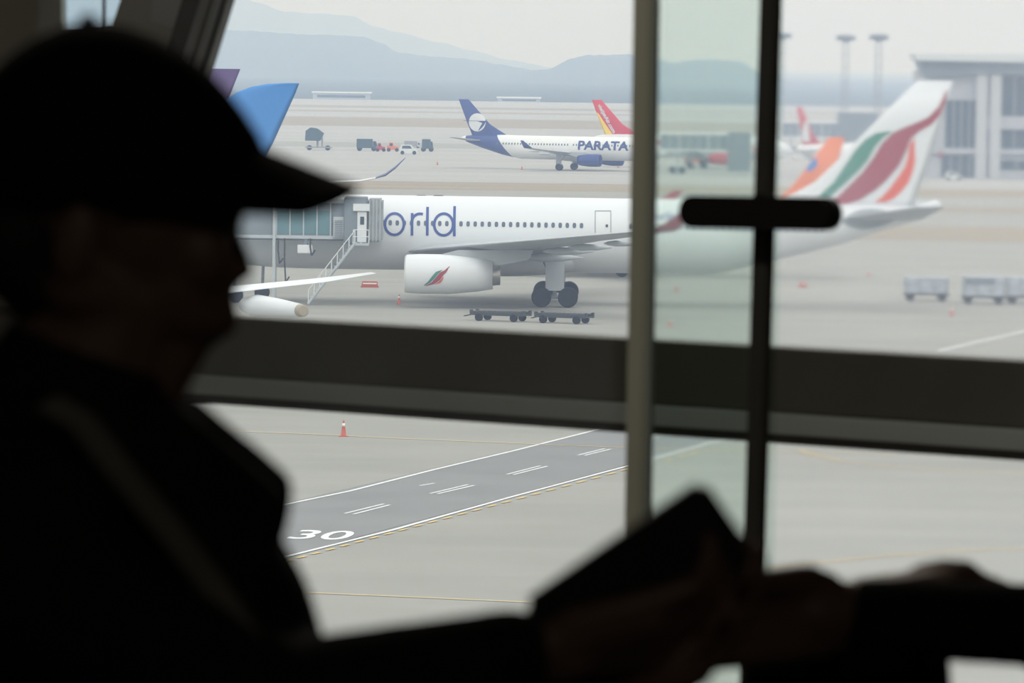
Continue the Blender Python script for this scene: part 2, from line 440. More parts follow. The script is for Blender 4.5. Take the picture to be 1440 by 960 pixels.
# ================================================================= narrow-body family
def narrow_spec(fin_z=11.76):
    zc = 3.75; R = 2.0
    return dict(k=.72, fus=[(-17.7, zc - .55, .06), (-17.4, zc - .5, .5), (-16.5, zc - .35, 1.05), (-15, zc - .15, 1.6), (-13.2, zc, 1.92), (-11.5, zc, R), (8.2, zc, R), (11.5, zc + .35, 1.72), (15, zc + .85, 1.2), (17.6, zc + 1.2, .68), (18.8, zc + 1.35, .35), (19.1, zc + 1.35, .15)],
        belly=(-6.5, 3.5, 2.05, zc - 1.1, 1.15),
        wing=[(0, -6.2, 7.2, zc - 1.15, .85), (2, -5.2, 6.2, zc - 1.1, .8), (6.4, -2.6, 3.9, zc - .65, .5), (12, -.6, 2.5, zc - .2, .3), (16.4, .3, 1.6, zc + .15, .15)],
        winglet=[(16.4, .35, 1.5, zc + .15, .12), (16.7, .8, 1.2, zc + .55, .08), (17.0, 1.8, .5, zc + 1.4, .05)],
        fair=[(5, 2.4, zc - 1.0, 2.4, .2), (9, 2.6, zc - .5, 2.1, .17)],
        eng=(5.75, -8.0, 1.85, 1.08, 4.3),
        fin=[(fin_z, 18.0, 1.8, .22), (zc + 2.6 + 1.2, 14.0, 4.1, .42), (zc + 2.05, 11.0, 6.3, .5), (zc + 1.2, 10.2, 7.4, .5)],
        tailplane=[(0, 14.6, 3.8, zc + 1.0, .35), (1.2, 15.3, 3.3, zc + 1.05, .3), (6.2, 18.0, 1.4, zc + 1.55, .1)],
        gear=(0, 3.8, .58, 0, zc - 1.0), nose_gear=-12.6)
def fin_side(S):
    fin = sorted(S['fin'], key=lambda r: -r[0])
    def off(x, z):
        for a, b in zip(fin, fin[1:]):
            if z >= b[0] or b is fin[-1]:
                t = min(max((a[0] - z) / (a[0] - b[0]), 0), 1)
                le = a[1] + (b[1] - a[1]) * t; ch = a[2] + (b[2] - a[2]) * t; th = a[3] + (b[3] - a[3]) * t
                return interp(AF, min(max((x - le) / ch, 0), 1))[0] * th / 2
        return 0
    return off

# blue-finned airliner with blue capitals on its side
rzB = PI - math.radians(20); OB = (8.9, 908.0, 0)
SB = narrow_spec()
SB['win'] = (-13.5, 12.0, .53, 4.35, .24, .36, [(-1.6, -.9)], 1)
TB = plane_frame(OB, rzB)
bodyB = paint_split('white_and_navy_fuselage', (.77, .79, .81, 1), (.018, .045, .22, 1), [(1, -.8, 7.9), (-1, 0, -18.3)])
Bp = airliner('passenger_jet', SB, 'white narrow-body jet with navy fin and white disc, blue capitals on its side', 'airplane', OB, rzB,
              dict(body=bodyB, fin=NAVY, engine=NAVY, winglet=NAVY))
def fuse_map(S, side, off=.03):
    def f(p):
        x, z = p; zz, r = interp(S['fus'], x); dz = max(min(z - zz, r * .97), -r * .97)
        return (x, side * (math.sqrt(r * r - dz * dz) + off), z)
    return f
a = TB(812.5, 210.5, 2.0); b = TB(884, 199, 2.0)
bm = fit_text('PARATA', fuse_map(SB, 1), a[0], b[0], a[1], b[1] , bold=.035)
link('lettering', bm, NAVY, Bp)
offB = fin_side(SB)
def discs(T_, sgn, cx, cy, rpx, off, parent, mm, extra=None):
    c = T_(cx, cy, 0); e = T_(cx + rpx, cy, 0); r = abs(e[0] - c[0])
    bm = nb(); rings = []
    A_ = [(c[0] + r * math.cos(t), c[1] + r * math.sin(t)) for t in [PI / 2 + PI * i / 16 for i in range(17)]]
    B_ = [(c[0] - (p[0] - c[0]), p[1]) for p in A_]
    strip(bm, A_, B_, lambda p: (p[0], sgn * (off(p[0], p[1]) + .03), p[1]), 1, 10)
    return link('round_emblem', bm, mm, parent)
dsc = discs(TB, 1, 671.5, 172, 12, offB, Bp, WHITE)
bm = nb(); strip(bm, [TB(*p) for p in ((652, 170), (672, 170.2), (679, 173), (676, 178), (673, 183.5))], [TB(*p) for p in ((652, 169.4), (684, 169.8), (682, 175), (679, 179), (673.5, 184))], lambda p: (p[0], offB(p[0], p[1]) + .07, p[1]), 2, 3)
link('bird_mark', bm, NAVY, dsc)

# red and yellow fin behind it
rzV = PI - math.radians(20)
SV = narrow_spec(); xv, yv = XZ(836, 143, 945)[0], 945
ft = 19.3
OV = (xv - math.cos(rzV) * ft, yv - math.sin(rzV) * ft, 0)
TV = plane_frame(OV, rzV); 
finV = paint_split('red_and_yellow_fin', (.60, .02, .03, 1), (.88, .62, .05, 1), [(1, -.75, 11.5), (0, -1, -9.5)])
Vp = airliner('passenger_jet', SV, 'jet with red and yellow fin rising behind the blue-lettered jet', 'airplane', OV, rzV, dict(fin=finV, winglet=RED, engine=RED))
offV = fin_side(SV)
def vm(p):
    # p: along, across in text space -> fin plane
    a = Vector(TV(842, 147, 0)); b = Vector(TV(864, 187, 0)); d = (b - a); L = d.length; d.normalize(); nn = Vector((-d.y, d.x))
    if nn.x > 0: nn = -nn
    q = a + d * p[0] * L + nn * p[1]
    return (q.x, offV(q.x, q.y) + .04, q.y)
link('lettering', fit_text('vietjetAir.com', vm, 0, 1, -.5, .5, bold=.03), WHITE, Vp)

# red fin with a white letter, right of the dark mullion
rzT = math.atan2(-.87, -.5)
ST = narrow_spec(); xt = XZ(1126, 150, 850)[0]
OT = (xt - math.cos(rzT) * 18.4, 850 - math.sin(rzT) * 18.4, 0)
Tp = airliner('passenger_jet', ST, 'distant jet with a narrow red fin bearing a white mark, right of the dark post', 'airplane', OT, rzT, dict(fin=RED, winglet=RED))
TT = plane_frame(OT, rzT); offT = fin_side(ST)
bm = nb(); strip(bm, [TT(*p) for p in ((1130, 170), (1128, 180), (1127, 190), (1130, 199))], [TT(*p) for p in ((1134, 170), (1135, 180), (1136, 190), (1137, 199))], lambda p: (p[0], offT(*p) + .05, p[1]), 3, 3)
link('fin_mark', bm, WHITE, Tp)

# orange fin right behind the ribbon fin
SJ = narrow_spec(XZ(1180, 193, 460)[1])
SJ['fin'] = [(SJ['fin'][0][0], 17.75, 1.35, .22), (8.3, 15.0, 3.2, .36), (5.9, 12.8, 4.7, .45), (4.9, 10.2, 7.2, .5)]
OJ = (XZ(1186, 194, 460)[0] - 19.0, 460, 0)
Jp = airliner('passenger_jet', SJ, 'jet with an orange fin and a small blue patch, just left of the ribbon-painted fin', 'airplane', OJ, 0, dict(fin=ORANGE, winglet=ORANGE))
TJ = plane_frame(OJ, 0); offJ = fin_side(SJ)
bm = nb(); strip(bm, [TJ(*p) for p in ((1145, 222), (1139, 230), (1133, 239))], [TJ(*p) for p in ((1149, 223), (1148, 234), (1138, 241))], lambda p: (p[0], -offJ(*p) - .05, p[1]), 2, 2)
link('fin_patch', bm, BLUEF, Jp)

# wide-bodies at the left, mostly behind the person
def wide_spec(**kw):
    zc = 4.7; R = 2.9
    S = dict(k=1.0, fus=[(-30, zc - .8, .08), (-29.5, zc - .75, .8), (-28, zc - .4, 1.7), (-25, zc - .05, 2.6), (-22, zc, R), (12, zc, R), (18, zc + .5, 2.35), (24, zc + 1.3, 1.4), (29, zc + 1.9, .5), (30, zc + 1.95, .2)],
        belly=(-11, 6, 3.0, zc - 1.5, 1.7),
        wing=[(0, -10.5, 11.5, zc - 1.5, 1.3), (2.8, -9.2, 10.2, zc - 1.4, 1.2), (9.6, -4.2, 6.6, zc - .6, .7), (20, 3.0, 3.9, zc + .9, .4), (27.5, 8.2, 2.3, zc + 2.0, .2), (30, 10.6, .9, zc + 2.5, .08)],
        fair=[(8, 2.4, zc - 1.1, 4.4, .36), (14, 3.6, zc - .3, 3.6, .3), (20, 6.4, zc + .5, 3.2, .26)],
        eng=(9.6, -9.0, 2.5, 1.6, 5.6),
        fin=[(16.8, 26.0, 3.0, .4), (11.5, 21.2, 5.6, .55), (zc + 3.1, 17.6, 8.2, .62), (zc + 2.2, 16.5, 9.2, .62)],
        tailplane=[(0, 20.5, 6.0, zc + 1.4, .5), (2, 21.8, 5.0, zc + 1.5, .45), (9.2, 26.5, 1.8, zc + 2.2, .14)],
        gear=(0, 5.3, .7, .95, zc - 1.4), nose_gear=-23)
    S.update(kw); return S
SK = wide_spec(); zk = XZ(421, 117, 425)[1]
SK['fin'] = [(zk, 28.6, 1.2, .3), (zk - .1, 27.2, 2.55, .4), (zk - .36, 25.9, 3.75, .42), (zk - .8, 24.8, 4.7, .42), (zk - 1.6, 23.7, 5.45, .44), (11.6, 20.2, 7.6, .55), (7.9, 16.6, 9.3, .62), (6.9, 15.5, 10, .62)]
OK = (XZ(421, 117, 425)[0] - 29.8, 425, 0)
airliner('passenger_jet', SK, 'jet with a plain sky-blue fin rising above the cap brim', 'airplane', OK, 0, dict(fin=BLUEF, winglet=BLUEF))
SP = wide_spec(); SP['fin'] = [(XZ(338, 97, 490)[1], 26.0, 3.0, .4)] + SP['fin'][1:]
OP = (XZ(338, 97, 490)[0] - 29.0, 490, 0)
airliner('passenger_jet', SP, 'jet with a dark purple fin peeking out behind the cap', 'airplane', OP, 0, dict(fin=PURPLE))
# curved blue wing tip beyond the roof of the large jet
SC = wide_spec(); zc2 = 4.7
rzC = -PI / 2
tipx, tipz = XZ(570, 222, 536)
SC['wing'] = SC['wing'][:4] + [(26.0, 6.8, 2.5, tipz - 2.45, .24), (27.6, 7.9, 2.1, tipz - 2.1, .2)]
SC['winglet'] = [(27.6, 7.95, 2.0, tipz - 2.1, .2), (28.6, 8.6, 1.8, tipz - 1.75, .34), (29.6, 9.5, 1.4, tipz - 1.0, .34), (30.6, 10.9, .4, tipz, .1)]
OC = (tipx - 30.6, 536 + 10.9, 0)
airliner('passenger_jet', SC, 'jet hidden except a slender wing tip curling up blue beyond the cap brim', 'airplane', OC, rzC, dict(winglet=NAVY, wing=WHITE))
# white wing pointing right below the brim
SM = wide_spec()
fa = math.radians(60); rzM = math.atan2(-math.sin(fa), math.cos(fa))
tp = D(526, 384, 282); ax = Vector((math.cos(rzM), math.sin(rzM), 0)); ay = Vector((-math.sin(rzM), math.cos(rzM), 0))
OM = tp - ax * 11.2 - ay * 30; OM.z = 0
SM['wing'] = [w[:3] + (w[3] + (tp.z - 7.2) * w[0] / 30, w[4]) for w in SM['wing']]
SM['fair'] = [(8, 2.4, 3.6, 4.4, .36), (14, 3.6, 4.4, 3.6, .3), (24.4, 10.0, 5.15, 7.0, .62)]
MJ = airliner('passenger_jet', SM, 'nearest jet, only its white wing reaching right from behind the face', 'airplane', OM, rzM, dict(wing=WHITE))

for w_ in [c for c in kids(MJ) if c.name.startswith('wing')]:
    for f_ in [c for c in kids(w_) if c.name.startswith('flap_fairing')]:
        if f_.data.vertices[0].co.y > 22:
            for v_ in f_.data.vertices:
                if v_.co.x > 10.5:
                    k_ = (v_.co.x - 10.5) / 3.0; cy_, cz_ = 24.4, 5.15
                    rr_ = math.hypot(v_.co.y - cy_, v_.co.z - cz_)
                    if rr_ > 1e-4 and v_.co.x > 13: v_.co.y = cy_ + (v_.co.y - cy_) / rr_ * .36; v_.co.z = cz_ + (v_.co.z - cz_) / rr_ * .36
            bm = nb(); lathe_x(bm, [(13.2, .37), (13.9, .30), (13.9, .22)], 24.4, 5.15, 14, True); tag(link('fairing_end', bm, mat('tan_metal', (.36, .32, .25, 1), .5), w_, True), 'tan end of the fairing')

# ================================================================= boarding bridges
def rib_box(bm, lo, hi): box(bm, lo, hi)
Yb = 397.0
def X(px, Y=Yb): return XZ(px, 300, Y)[0]
def Z(py, Y=Yb): return XZ(500, py, Y)[1]
PANEL = mat('bridge_panel', (.45, .49, .52, 1), .5, noise=.06, nscale=1)
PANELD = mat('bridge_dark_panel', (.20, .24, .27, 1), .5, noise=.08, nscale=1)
br = empty('boarding_bridge', (X(460), Yb, 0), 0, 'grey boarding bridge with glazed tunnel and stairs docked at the large white jet', 'boarding bridge')
ox, oy = X(460), Yb
def part(name, bm, m, par=br, sm=False):
    for v in bm.verts: v.co.x -= ox; v.co.y -= oy
    return link(name, bm, m, par, sm)
bm = nb(); box(bm, (X(296), Yb, Z(283)), (X(484), Yb + 2.6, Z(335))); tun = part('tunnel', bm, PANELD)
bm = nb(); box(bm, (X(389), Yb - .04, Z(297)), (X(464), Yb, Z(330))); tg = part('tunnel_glazing', bm, GLASSB, tun)
for px in (389, 408, 427, 446, 465):
    bm = nb(); box(bm, (X(px) - .05, Yb - .1, Z(335)), (X(px) + .05, Yb - .04, Z(284))); part('tunnel_rib', bm, PANEL, tun)
bm = nb(); box(bm, (X(296), Yb - .12, Z(336.5)), (X(484), Yb + 2.7, Z(332))); box(bm, (X(296), Yb - .12, Z(286)), (X(484), Yb + 2.7, Z(281))); part('edge_beam', bm, PANEL, tun)
bm = nb(); box(bm, (X(384), Yb - .3, 0), (X(388), Yb + .1, Z(285))); box(bm, (X(384), Yb + 2.2, 0), (X(388), Yb + 2.6, Z(285))); part('support_column', bm, PANEL)
# louvred unit, cab, hood, service door
bm = bbox((X(469), Yb - .35, Z(334)), (X(484), Yb, Z(305)), .03)
lv = part('louvre_box', bm, PANEL)
for i in range(9):
    z = Z(332) + i * .14; bm = nb(); box(bm, (X(471), Yb - .42, z), (X(482), Yb - .35, z + .05)); part('louvre', bm, PANELD, lv)
bm = bbox((X(484), Yb - .6, Z(342)), (X(516), Yb + 3.0, Z(277)), .06); cab = part('cab', bm, PANELD)
bm = bbox((X(516), Yb - .2, Z(340)), (X(538), Yb + 3.15, Z(279)), .15); part('cab_hood', bm, mat('hood_canvas', (.33, .36, .38, 1), .8, noise=.15, nscale=2))
for i in range(4):
    px = 519 + i * 5; bm = nb(); box(bm, (X(px), Yb - .28, Z(339)), (X(px) + .08, Yb - .2, Z(280))); part('hood_bellows', bm, PANEL)
bm = nb(); box(bm, (X(497), Yb - .85, Z(296)), (X(520), Yb - .6, Z(286))); part('door_canopy', bm, WHITE, cab)
bm = bbox((X(503), Yb - .68, Z(340)), (X(516), Yb - .6, Z(297)), .02); dr = part('service_door', bm, WHITE, cab)
bm = nb(); box(bm, (X(507), Yb - .72, Z(315)), (X(512.5), Yb - .67, Z(304))); part('door_window', bm, GLASSD, cab)
bm = nb(); box(bm, (X(498), Yb - 1.7, Z(344)), (X(520), Yb - .6, Z(341))); part('landing', bm, PANEL)
st = nb()
# stair flight
xa, za, xb = X(500), Z(342), X(436); n_st = 18
bm = nb()
for i in range(n_st):
    t = i / n_st; x = xa + (xb - xa) * t; z = za * (1 - t) + .1; box(bm, (x - .2, Yb - 1.6, z - .03), (x + .15, Yb - .75, z + .02))
part('stair_treads', bm, PANEL)
for yy in (Yb - 1.65, Yb - .7):
    bm = nb(); tube(bm, (xa, yy, za), (xb, yy, .1), .11); part('stringer', bm, PANEL)
    bm = nb(); tube(bm, (xa, yy, za + 1.0), (xb, yy, 1.1), .035)
    for i in range(9):
        t = i / 8; x = xa + (xb - xa) * t; z = za * (1 - t) + .1 * t; tube(bm, (x, yy, z), (x, yy, z + 1.0), .025)
    part('handrail', bm, WHITE)
for yy in (Yb - 1.65,):
    bm = nb(); x0, x1 = X(498), X(520)
    for z in (.5, 1.0): tube(bm, (x0, yy, Z(341) + z), (x1, yy, Z(341) + z), .03)
    for x in (x0, (x0 + x1) / 2, x1): tube(bm, (x, yy, Z(341)), (x, yy, Z(341) + 1.0), .03)
    part('landing_rail', bm, WHITE)
bm = bbox((X(419), Yb - .1, Z(357)), (X(440), Yb + .9, Z(345)), .04); part('air_unit', bm, WHITE)
bm = nb(); box(bm, (X(428), Yb, Z(346)), (X(433), Yb + .5, Z(336))); part('unit_bracket', bm, PANELD)
for px, py in ((401, 398), (437, 360), (392, 372)):
    bm = nb(); pts = [Vector((X(px) + .0, Yb - .1, Z(336))), Vector((X(px), Yb - .15, Z((336 + py) / 2))), Vector((X(px + 2), Yb - .15, Z(py))), Vector((X(px + 7), Yb - .1, Z(py - 8)))]
    for p, q in zip(pts, pts[1:]): tube(bm, p, q, .06)
    part('hanging_cable', bm, DARKM)
# wheel bogie under the cab
bm = nb(); box(bm, (X(308), Yb + .6, .9), (X(312), Yb + 1.0, Z(335))); box(bm, (X(328), Yb + .6, .9), (X(332), Yb + 1.0, Z(335))); box(bm, (X(304), Yb + .4, .5), (X(336), Yb + 1.2, 1.0)); box(bm, (X(304), Yb + .2, Z(339)), (X(484), Yb + 1.4, Z(335))); part('lift_frame', bm, PANELD)
for px in (308, 332):
    bm = nb(); tube(bm, (X(px), Yb + .3, .55), (X(px), Yb + 1.3, .55), .55, n=20); part('wheel', bm, TYRE)

# bridge at the navy-finned jet, seen between the two posts
Y2 = 893.0
def far_bridge(x0, x1, y0, y1, cabx, Y2, label, legx):
    global ox, oy
    X_ = lambda p: XZ(p, 200, Y2)[0]; Z_ = lambda p: XZ(980, p, Y2)[1]
    r = empty('boarding_bridge', (X_(x0), Y2, 0), 0, label, 'boarding bridge'); ox, oy = X_(x0), Y2
    bm = nb(); box(bm, (X_(x0), Y2, Z_(y1)), (X_(x1), Y2 + 3, Z_(y0))); t = part('tunnel', bm, PANELD, r)
    n = 7
    for i in range(n + 1):
        x = X_(x0) + (X_(x1) - X_(x0)) * i / n; bm = nb(); box(bm, (x - .1, Y2 - .15, Z_(y1)), (x + .1, Y2, Z_(y0))); part('tunnel_rib', bm, WHITE if i in (2, 5) else PANEL, t)
    bm = nb(); box(bm, (X_(x0), Y2 - .2, Z_(y1) - .3), (X_(x1), Y2 + 3.1, Z_(y1))); box(bm, (X_(x0), Y2 - .2, Z_(y0)), (X_(x1), Y2 + 3.1, Z_(y0) + .2)); part('edge_beam', bm, WHITE, t)
    bm = bbox((X_(cabx[0]), Y2 - 1, Z_(cabx[3])), (X_(cabx[1]), Y2 + 4, Z_(cabx[2])), .1); part('rotunda', bm, PANELD, r)
    for lx in legx:
        bm = nb(); box(bm, (X_(lx) - .25, Y2 + .3, 0), (X_(lx) + .25, Y2 + .8, Z_(y1))); part('support_column', bm, PANEL, r)
        bm = nb(); tube(bm, (X_(lx) - .8, Y2 - .2, .6), (X_(lx) - .8, Y2 + 1.2, .6), .6, n=14); tube(bm, (X_(lx) + .8, Y2 - .2, .6), (X_(lx) + .8, Y2 + 1.2, .6), .6, n=14); part('wheel_pair', bm, TYRE, r)
    return r
far_bridge(928, 1024, 190, 210, (1024, 1056, 185, 240), Y2, 'glazed boarding bridge between the two window posts, leading to a dark block', (953,))
far_bridge(1100, 1178, 171, 190, (1178, 1234, 155, 196), 1130.0, 'dark grey bridge and block with pale rim, left of the ribbon-painted fin', (1112, 1160))

# ================================================================= ground equipment
def cone(px, py, h, label, cat='traffic cone'):
    p = G(px, py); s = h
    r = empty('traffic_cone', p, 0, label, cat)
    bm = nb(); n = 20
    prof = [(.21, .03), (.135, .035), (.085, .40), (.06, .58), (.035, .74), (.03, .75)]
    loft(bm, [[(a * s / .75 * math.cos(t), a * s / .75 * math.sin(t), z * s / .75) for t in [2 * PI * i / n for i in range(n)]] for a, z in prof])
    link('cone_body', bm, CONE, r, True)
    bm = nb(); loft(bm, [[(a * s / .75 * math.cos(t), a * s / .75 * math.sin(t), z * s / .75) for t in [2 * PI * i / n for i in range(n)]] for a, z in ((.082, .47), (.062, .62))]); link('reflective_band', bm, CONEW, r, True)
    bm = bbox((-.22 * s / .75, -.22 * s / .75, 0), (.22 * s / .75, .22 * s / .75, .035 * s / .75), .005); link('cone_base', bm, CONE, r)
    return r
cone(483, 613.5, .78, 'orange and white traffic cone on the yellow line below the beam')
cone(943, 459.5, .62, 'small traffic cone seen between the two posts just above the beam')
cone(561, 428, .75, 'traffic cone in front of the big jet engine intake')
cone(571.5, 411, .6, 'traffic cone close beside the lower lip of the jet engine')
cone(951, 410, .6, 'faint traffic cone between the posts, below the jet belly')
cone(734, 238.5, .9, 'tiny cone under the tail of the navy-finned jet')
cone(869, 236, .9, 'tiny cone near the nose of the navy-finned jet')
cone(615, 232, .9, 'tiny cone left of the navy-finned jet tail')
cone(1338, 444, .7, 'blurred orange cone below the gap between the two cargo carts')
cone(1221, 389, .6, 'faint small cone under the tail of the ribbon-finned jet')
# orange barriers
for px, py, w, h, lb in ((520, 404, 1.5, .5, 'orange barrier blocks on the apron beneath the boarding bridge stairs'), (1129, 404, .8, .45, 'orange chock box lying right of the dark post below the jet')):
    p = G(px, py); r = empty('safety_barrier', p, 0, lb, 'barrier')
    bm = nb(); prism(bm, [(-w / 2, 0), (w / 2, 0), (w / 2 - .1, h * .4), (w / 2 - .15, h), (-w / 2 + .15, h), (-w / 2 + .1, h * .4)], -.2, .2); link('barrier_body', bm, CONE, r)
    bm = nb(); box(bm, (-w / 2 + .2, -.23, h * .55), (w / 2 - .2, -.2, h * .75)); link('white_stripe', bm, CONEW, r)
# cargo dollies
def dolly(px0, px1, py, label, bar):
    a = G(px0, py - 1); b = G(px1, py + 1.5); d = b - a; L = d.length
    r = empty('cargo_dolly', (a + b) / 2, math.atan2(d.y, d.x), label, 'cargo dolly', 'cargo dollies below the jet')
    bm = nb()
    for y in (-.75, .75): box(bm, (-L / 2, y - .06, .40), (L / 2, y + .06, .66))
    for i in range(7): x = -L / 2 + L * i / 6; box(bm, (x - .05, -.75, .44), (x + .05, .75, .54))
    link('frame', bm, DARKM, r)
    for i in range(10):
        x = -L / 2 + L * (i + .5) / 10; bm = nb(); tube(bm, (x, -.68, .66), (x, .68, .66), .05, n=8); link('roller', bm, DARKM, r)
    for x in (-L * .33, L * .33):
        for y in (-.8, .8):
            bm = nb(); tube(bm, (x, y - .12, .27), (x, y + .12, .27), .27, n=18); link('wheel', bm, TYRE, r)
    bm = nb(); tube(bm, (-L / 2, 0, .45), (-L / 2 - bar, 0, .30), .045); tube(bm, (-L / 2 - bar, -.2, .3), (-L / 2 - bar, .2, .3), .04); link('tow_bar', bm, DARKM, r)
    for x in (-L / 2, L / 2):
        bm = nb(); box(bm, (x - .08, -.7, .55), (x + .08, -.45, .78)); box(bm, (x - .08, .45, .55), (x + .08, .7, .78)); link('stop_lug', bm, DARKM, r)
dolly(667, 741, 451, 'empty low cargo dolly, the left one with its tow bar pointing left', .7)
dolly(758, 829, 454, 'empty low cargo dolly, the right one under the jet wheels', .5)
# container carts at the right
def cart(px0, px1, py0, py1, label, kind):
    a = G(px0, py1); b = G(px1, py1); w = b.x - a.x; h = (py1 - py0) * a.y / F / math.cos(PITCH) * 1.0
    r = empty('cargo_cart', (a.x + w / 2, a.y + 1, 0), 0, label, 'cargo cart')
    bm = nb(); box(bm, (-w / 2, -.9, .45), (w / 2, .9, .6)); link('deck', bm, DARKM, r)
    bm = nb(); z0 = .62
    prism(bm, [(-w / 2 + .1, z0), (w / 2 - .1, z0), (w / 2 - .02, z0 + h * .35), (w / 2 - .02, h), (-w / 2 + .05, h), (-w / 2 + .02, z0 + h * .3)], -.85, .85)
    cn = link('container', bm, mat('container_grey', (.42, .46, .52, 1), .5, noise=.2, nscale=1.5), r)
    n = max(2, int(w / .9))
    for i in range(n + 1):
        x = -w / 2 + .1 + (w - .2) * i / n; bm = nb(); box(bm, (x - .05, -.9, z0), (x + .05, -.85, h)); link('container_post', bm, GREYM, cn)
    if kind:
        bm = nb(); box(bm, (-w / 2 + .2, -.92, h * .72), (w / 4, -.86, h * .95)); link('dark_curtain', bm, PANELD, cn)
    for x in (-w * .36, w * .36):
        for y in (-.8, .8):
            bm = nb(); tube(bm, (x, y - .1, .3), (x, y + .1, .3), .3, n=18); link('wheel', bm, TYRE, r)
    bm = nb(); tube(bm, (w / 2, 0, .45), (w / 2 + .13, 0, .4), .05); link('tow_bar', bm, DARKM, r)
cart(1272, 1333, 390, 423, 'short grey cargo cart at the right, under the ribbon-finned tail', 0)
cart(1354, 1412, 389, 427, 'longer grey cargo cart with dark curtain, right of the short one', 1)
cart(1416, 1475, 390, 427, 'third cargo cart cut off by the right edge of the picture', 0)

# far vehicles beyond the large jet
def vehicle(px0, px1, py0, py1, label, cat, body, cabm, form):
    a = G(px0, py1); b = G(px1, py1); w = b.x - a.x; h = (py1 - py0) * a.y / F
    r = empty({'truck': 'service_truck', 'car': 'service_car', 'tug': 'tow_tractor', 'loader': 'catering_loader'}[form], (a.x + w / 2, a.y, 0), 0, label, cat)
    wr = min(.5, h * .2)
    if form == 'truck':
        bm = bbox((-w / 2 + w * .02, -1.2, wr * 1.2), (w * .28, 1.2, h), .05); link('cargo_body', bm, body, r)
        bm = nb(); prism(bm, [(w * .3, wr), (w / 2, wr), (w / 2, h * .5), (w * .44, h * .82), (w * .3, h * .82)], -1.1, 1.1); c = link('cab', bm, cabm, r)
        bm = nb(); box(bm, (w * .35, -1.13, h * .5), (w * .44, -1.1, h * .75)); link('cab_window', bm, GLASSD, c)
    elif form == 'car':
        bm = nb(); prism(bm, [(-w / 2, wr * .8), (w / 2, wr * .8), (w / 2, h * .5), (w * .3, h * .58), (w * .14, h), (-w * .4, h), (-w * .5, h * .6)], -.85, .85); c = link('car_body', bm, body, r)
        bm = nb(); prism(bm, [(-w * .38, h * .62), (w * .2, h * .62), (w * .11, h * .92), (-w * .34, h * .92)], -.88, -.85); link('side_window', bm, GLASSD, c)
    elif form == 'tug':
        bm = nb(); prism(bm, [(-w / 2, wr), (w / 2, wr), (w / 2, h * .55), (w * .1, h * .6), (0, h), (-w * .3, h), (-w * .35, h * .6), (-w / 2, h * .6)], -.8, .8); link('tractor_body', bm, body, r)
        bm = nb(); box(bm, (-w * .25, -.85, h * .62), (-w * .02, -.8, h * .9)); link('cab_window', bm, GLASSD, r)
    else:
        bm = nb(); prism(bm, [(-w * .5, h * .42), (w * .06, h * .42), (w * .2, h * .75), (-w * .05, h * .96), (-w * .3, h), (-w * .48, h * .85)], -1.3, 1.3); link('raised_body', bm, body, r)
        bm = nb(); box(bm, (-w * .5, -1.1, h * .1), (w * .5, 1.1, h * .16)); box(bm, (-w * .08, -.5, h * .16), (0, .5, h * .42)); box(bm, (w * .1, -.5, h * .16), (w * .16, .5, h * .6)); link('chassis', bm, GREYM, r)
    for x in (-w * .34, w * .34):
        for y in (-.9, .9):
            bm = nb(); tube(bm, (x, y - .12, wr), (x, y + .12, wr), wr, n=16); link('wheel', bm, TYRE, r)
DG = mat('dark_teal_paint', (.05, .09, .10, 1), .5)
vehicle(429, 468, 179, 211, 'raised dark loader on a flat chassis, beyond the cap brim', 'loader', DG, GREYM, 'loader')
vehicle(501, 531, 195, 212, 'dark box truck in the distance with a small cab', 'truck', DG, DG, 'truck')
vehicle(529, 542, 201, 213, 'small red tow tractor beside the dark box truck', 'tow tractor', RED, RED, 'tug')
vehicle(544, 561, 200, 213, 'orange and white tow tractor between the red one and the white car', 'tow tractor', ORANGE, ORANGE, 'tug')
vehicle(562, 587, 203.5, 217, 'white car far out on the apron', 'car', WHITE, WHITE, 'car')
vehicle(593, 609, 195.5, 213, 'dark green upright truck right of the white car', 'truck', DG, DG, 'truck')
vehicle(568, 592, 198, 208, 'pale grey trailer behind the white car', 'truck', GREYM, PANEL, 'truck')
vehicle(962, 990, 212, 232, 'orange service vehicle beneath the boarding bridge between the posts', 'tow tractor', ORANGE, ORANGE, 'tug')
vehicle(1330, 1350, 241, 253, 'pale service car in front of the terminal at the right', 'car', WHITE, WHITE, 'car')

# ================================================================= floodlight masts
def mast(px, py_top, Y, label):
    x = XZ(px, py_top, Y)[0]; zt = XZ(px, py_top, Y)[1]
    r = empty('floodlight_mast', (x, Y, 0), 0, label, 'floodlight mast', 'floodlight masts on the right')
    for dx in (-.55, .55):
        bm = nb(); tube(bm, (dx, 0, 0), (dx, 0, zt - 1), .22, .14); link('pole', bm, GREYM, r)
    bm = nb(); loft(bm, [[(a * math.cos(t), a * math.sin(t), z) for t in [2 * PI * i / 20 for i in range(20)]] for a, z in ((.6, zt - 1.9), (1.3, zt - 1.2), (2.1, zt - .7), (2.1, zt - .3), (.9, zt))]); hd = link('lamp_ring', bm, GREYM, r)
    for i in range(10):
        t = 2 * PI * i / 10; bm = nb(); box(bm, (-.25, -.2, -.25), (.25, .2, .25)); o = link('floodlight', bm, DARKM, hd); o.location = (1.8 * math.cos(t), 1.8 * math.sin(t), zt - 1.1)
    bm = nb()
    for z in [i * 3.0 for i in range(1, int(zt / 3))]: tube(bm, (-.55, 0, z), (.55, 0, z), .06, n=6)
    link('cross_brace', bm, GREYM, r)
mast(1189.5, 48, 1180, 'floodlight mast, the left one of the close pair above the orange fin')
mast(1236, 47, 1165, 'floodlight mast beside the terminal roof, right one of the close pair')
mast(1100, 45, 1200, 'floodlight mast half hidden behind the dark window post')

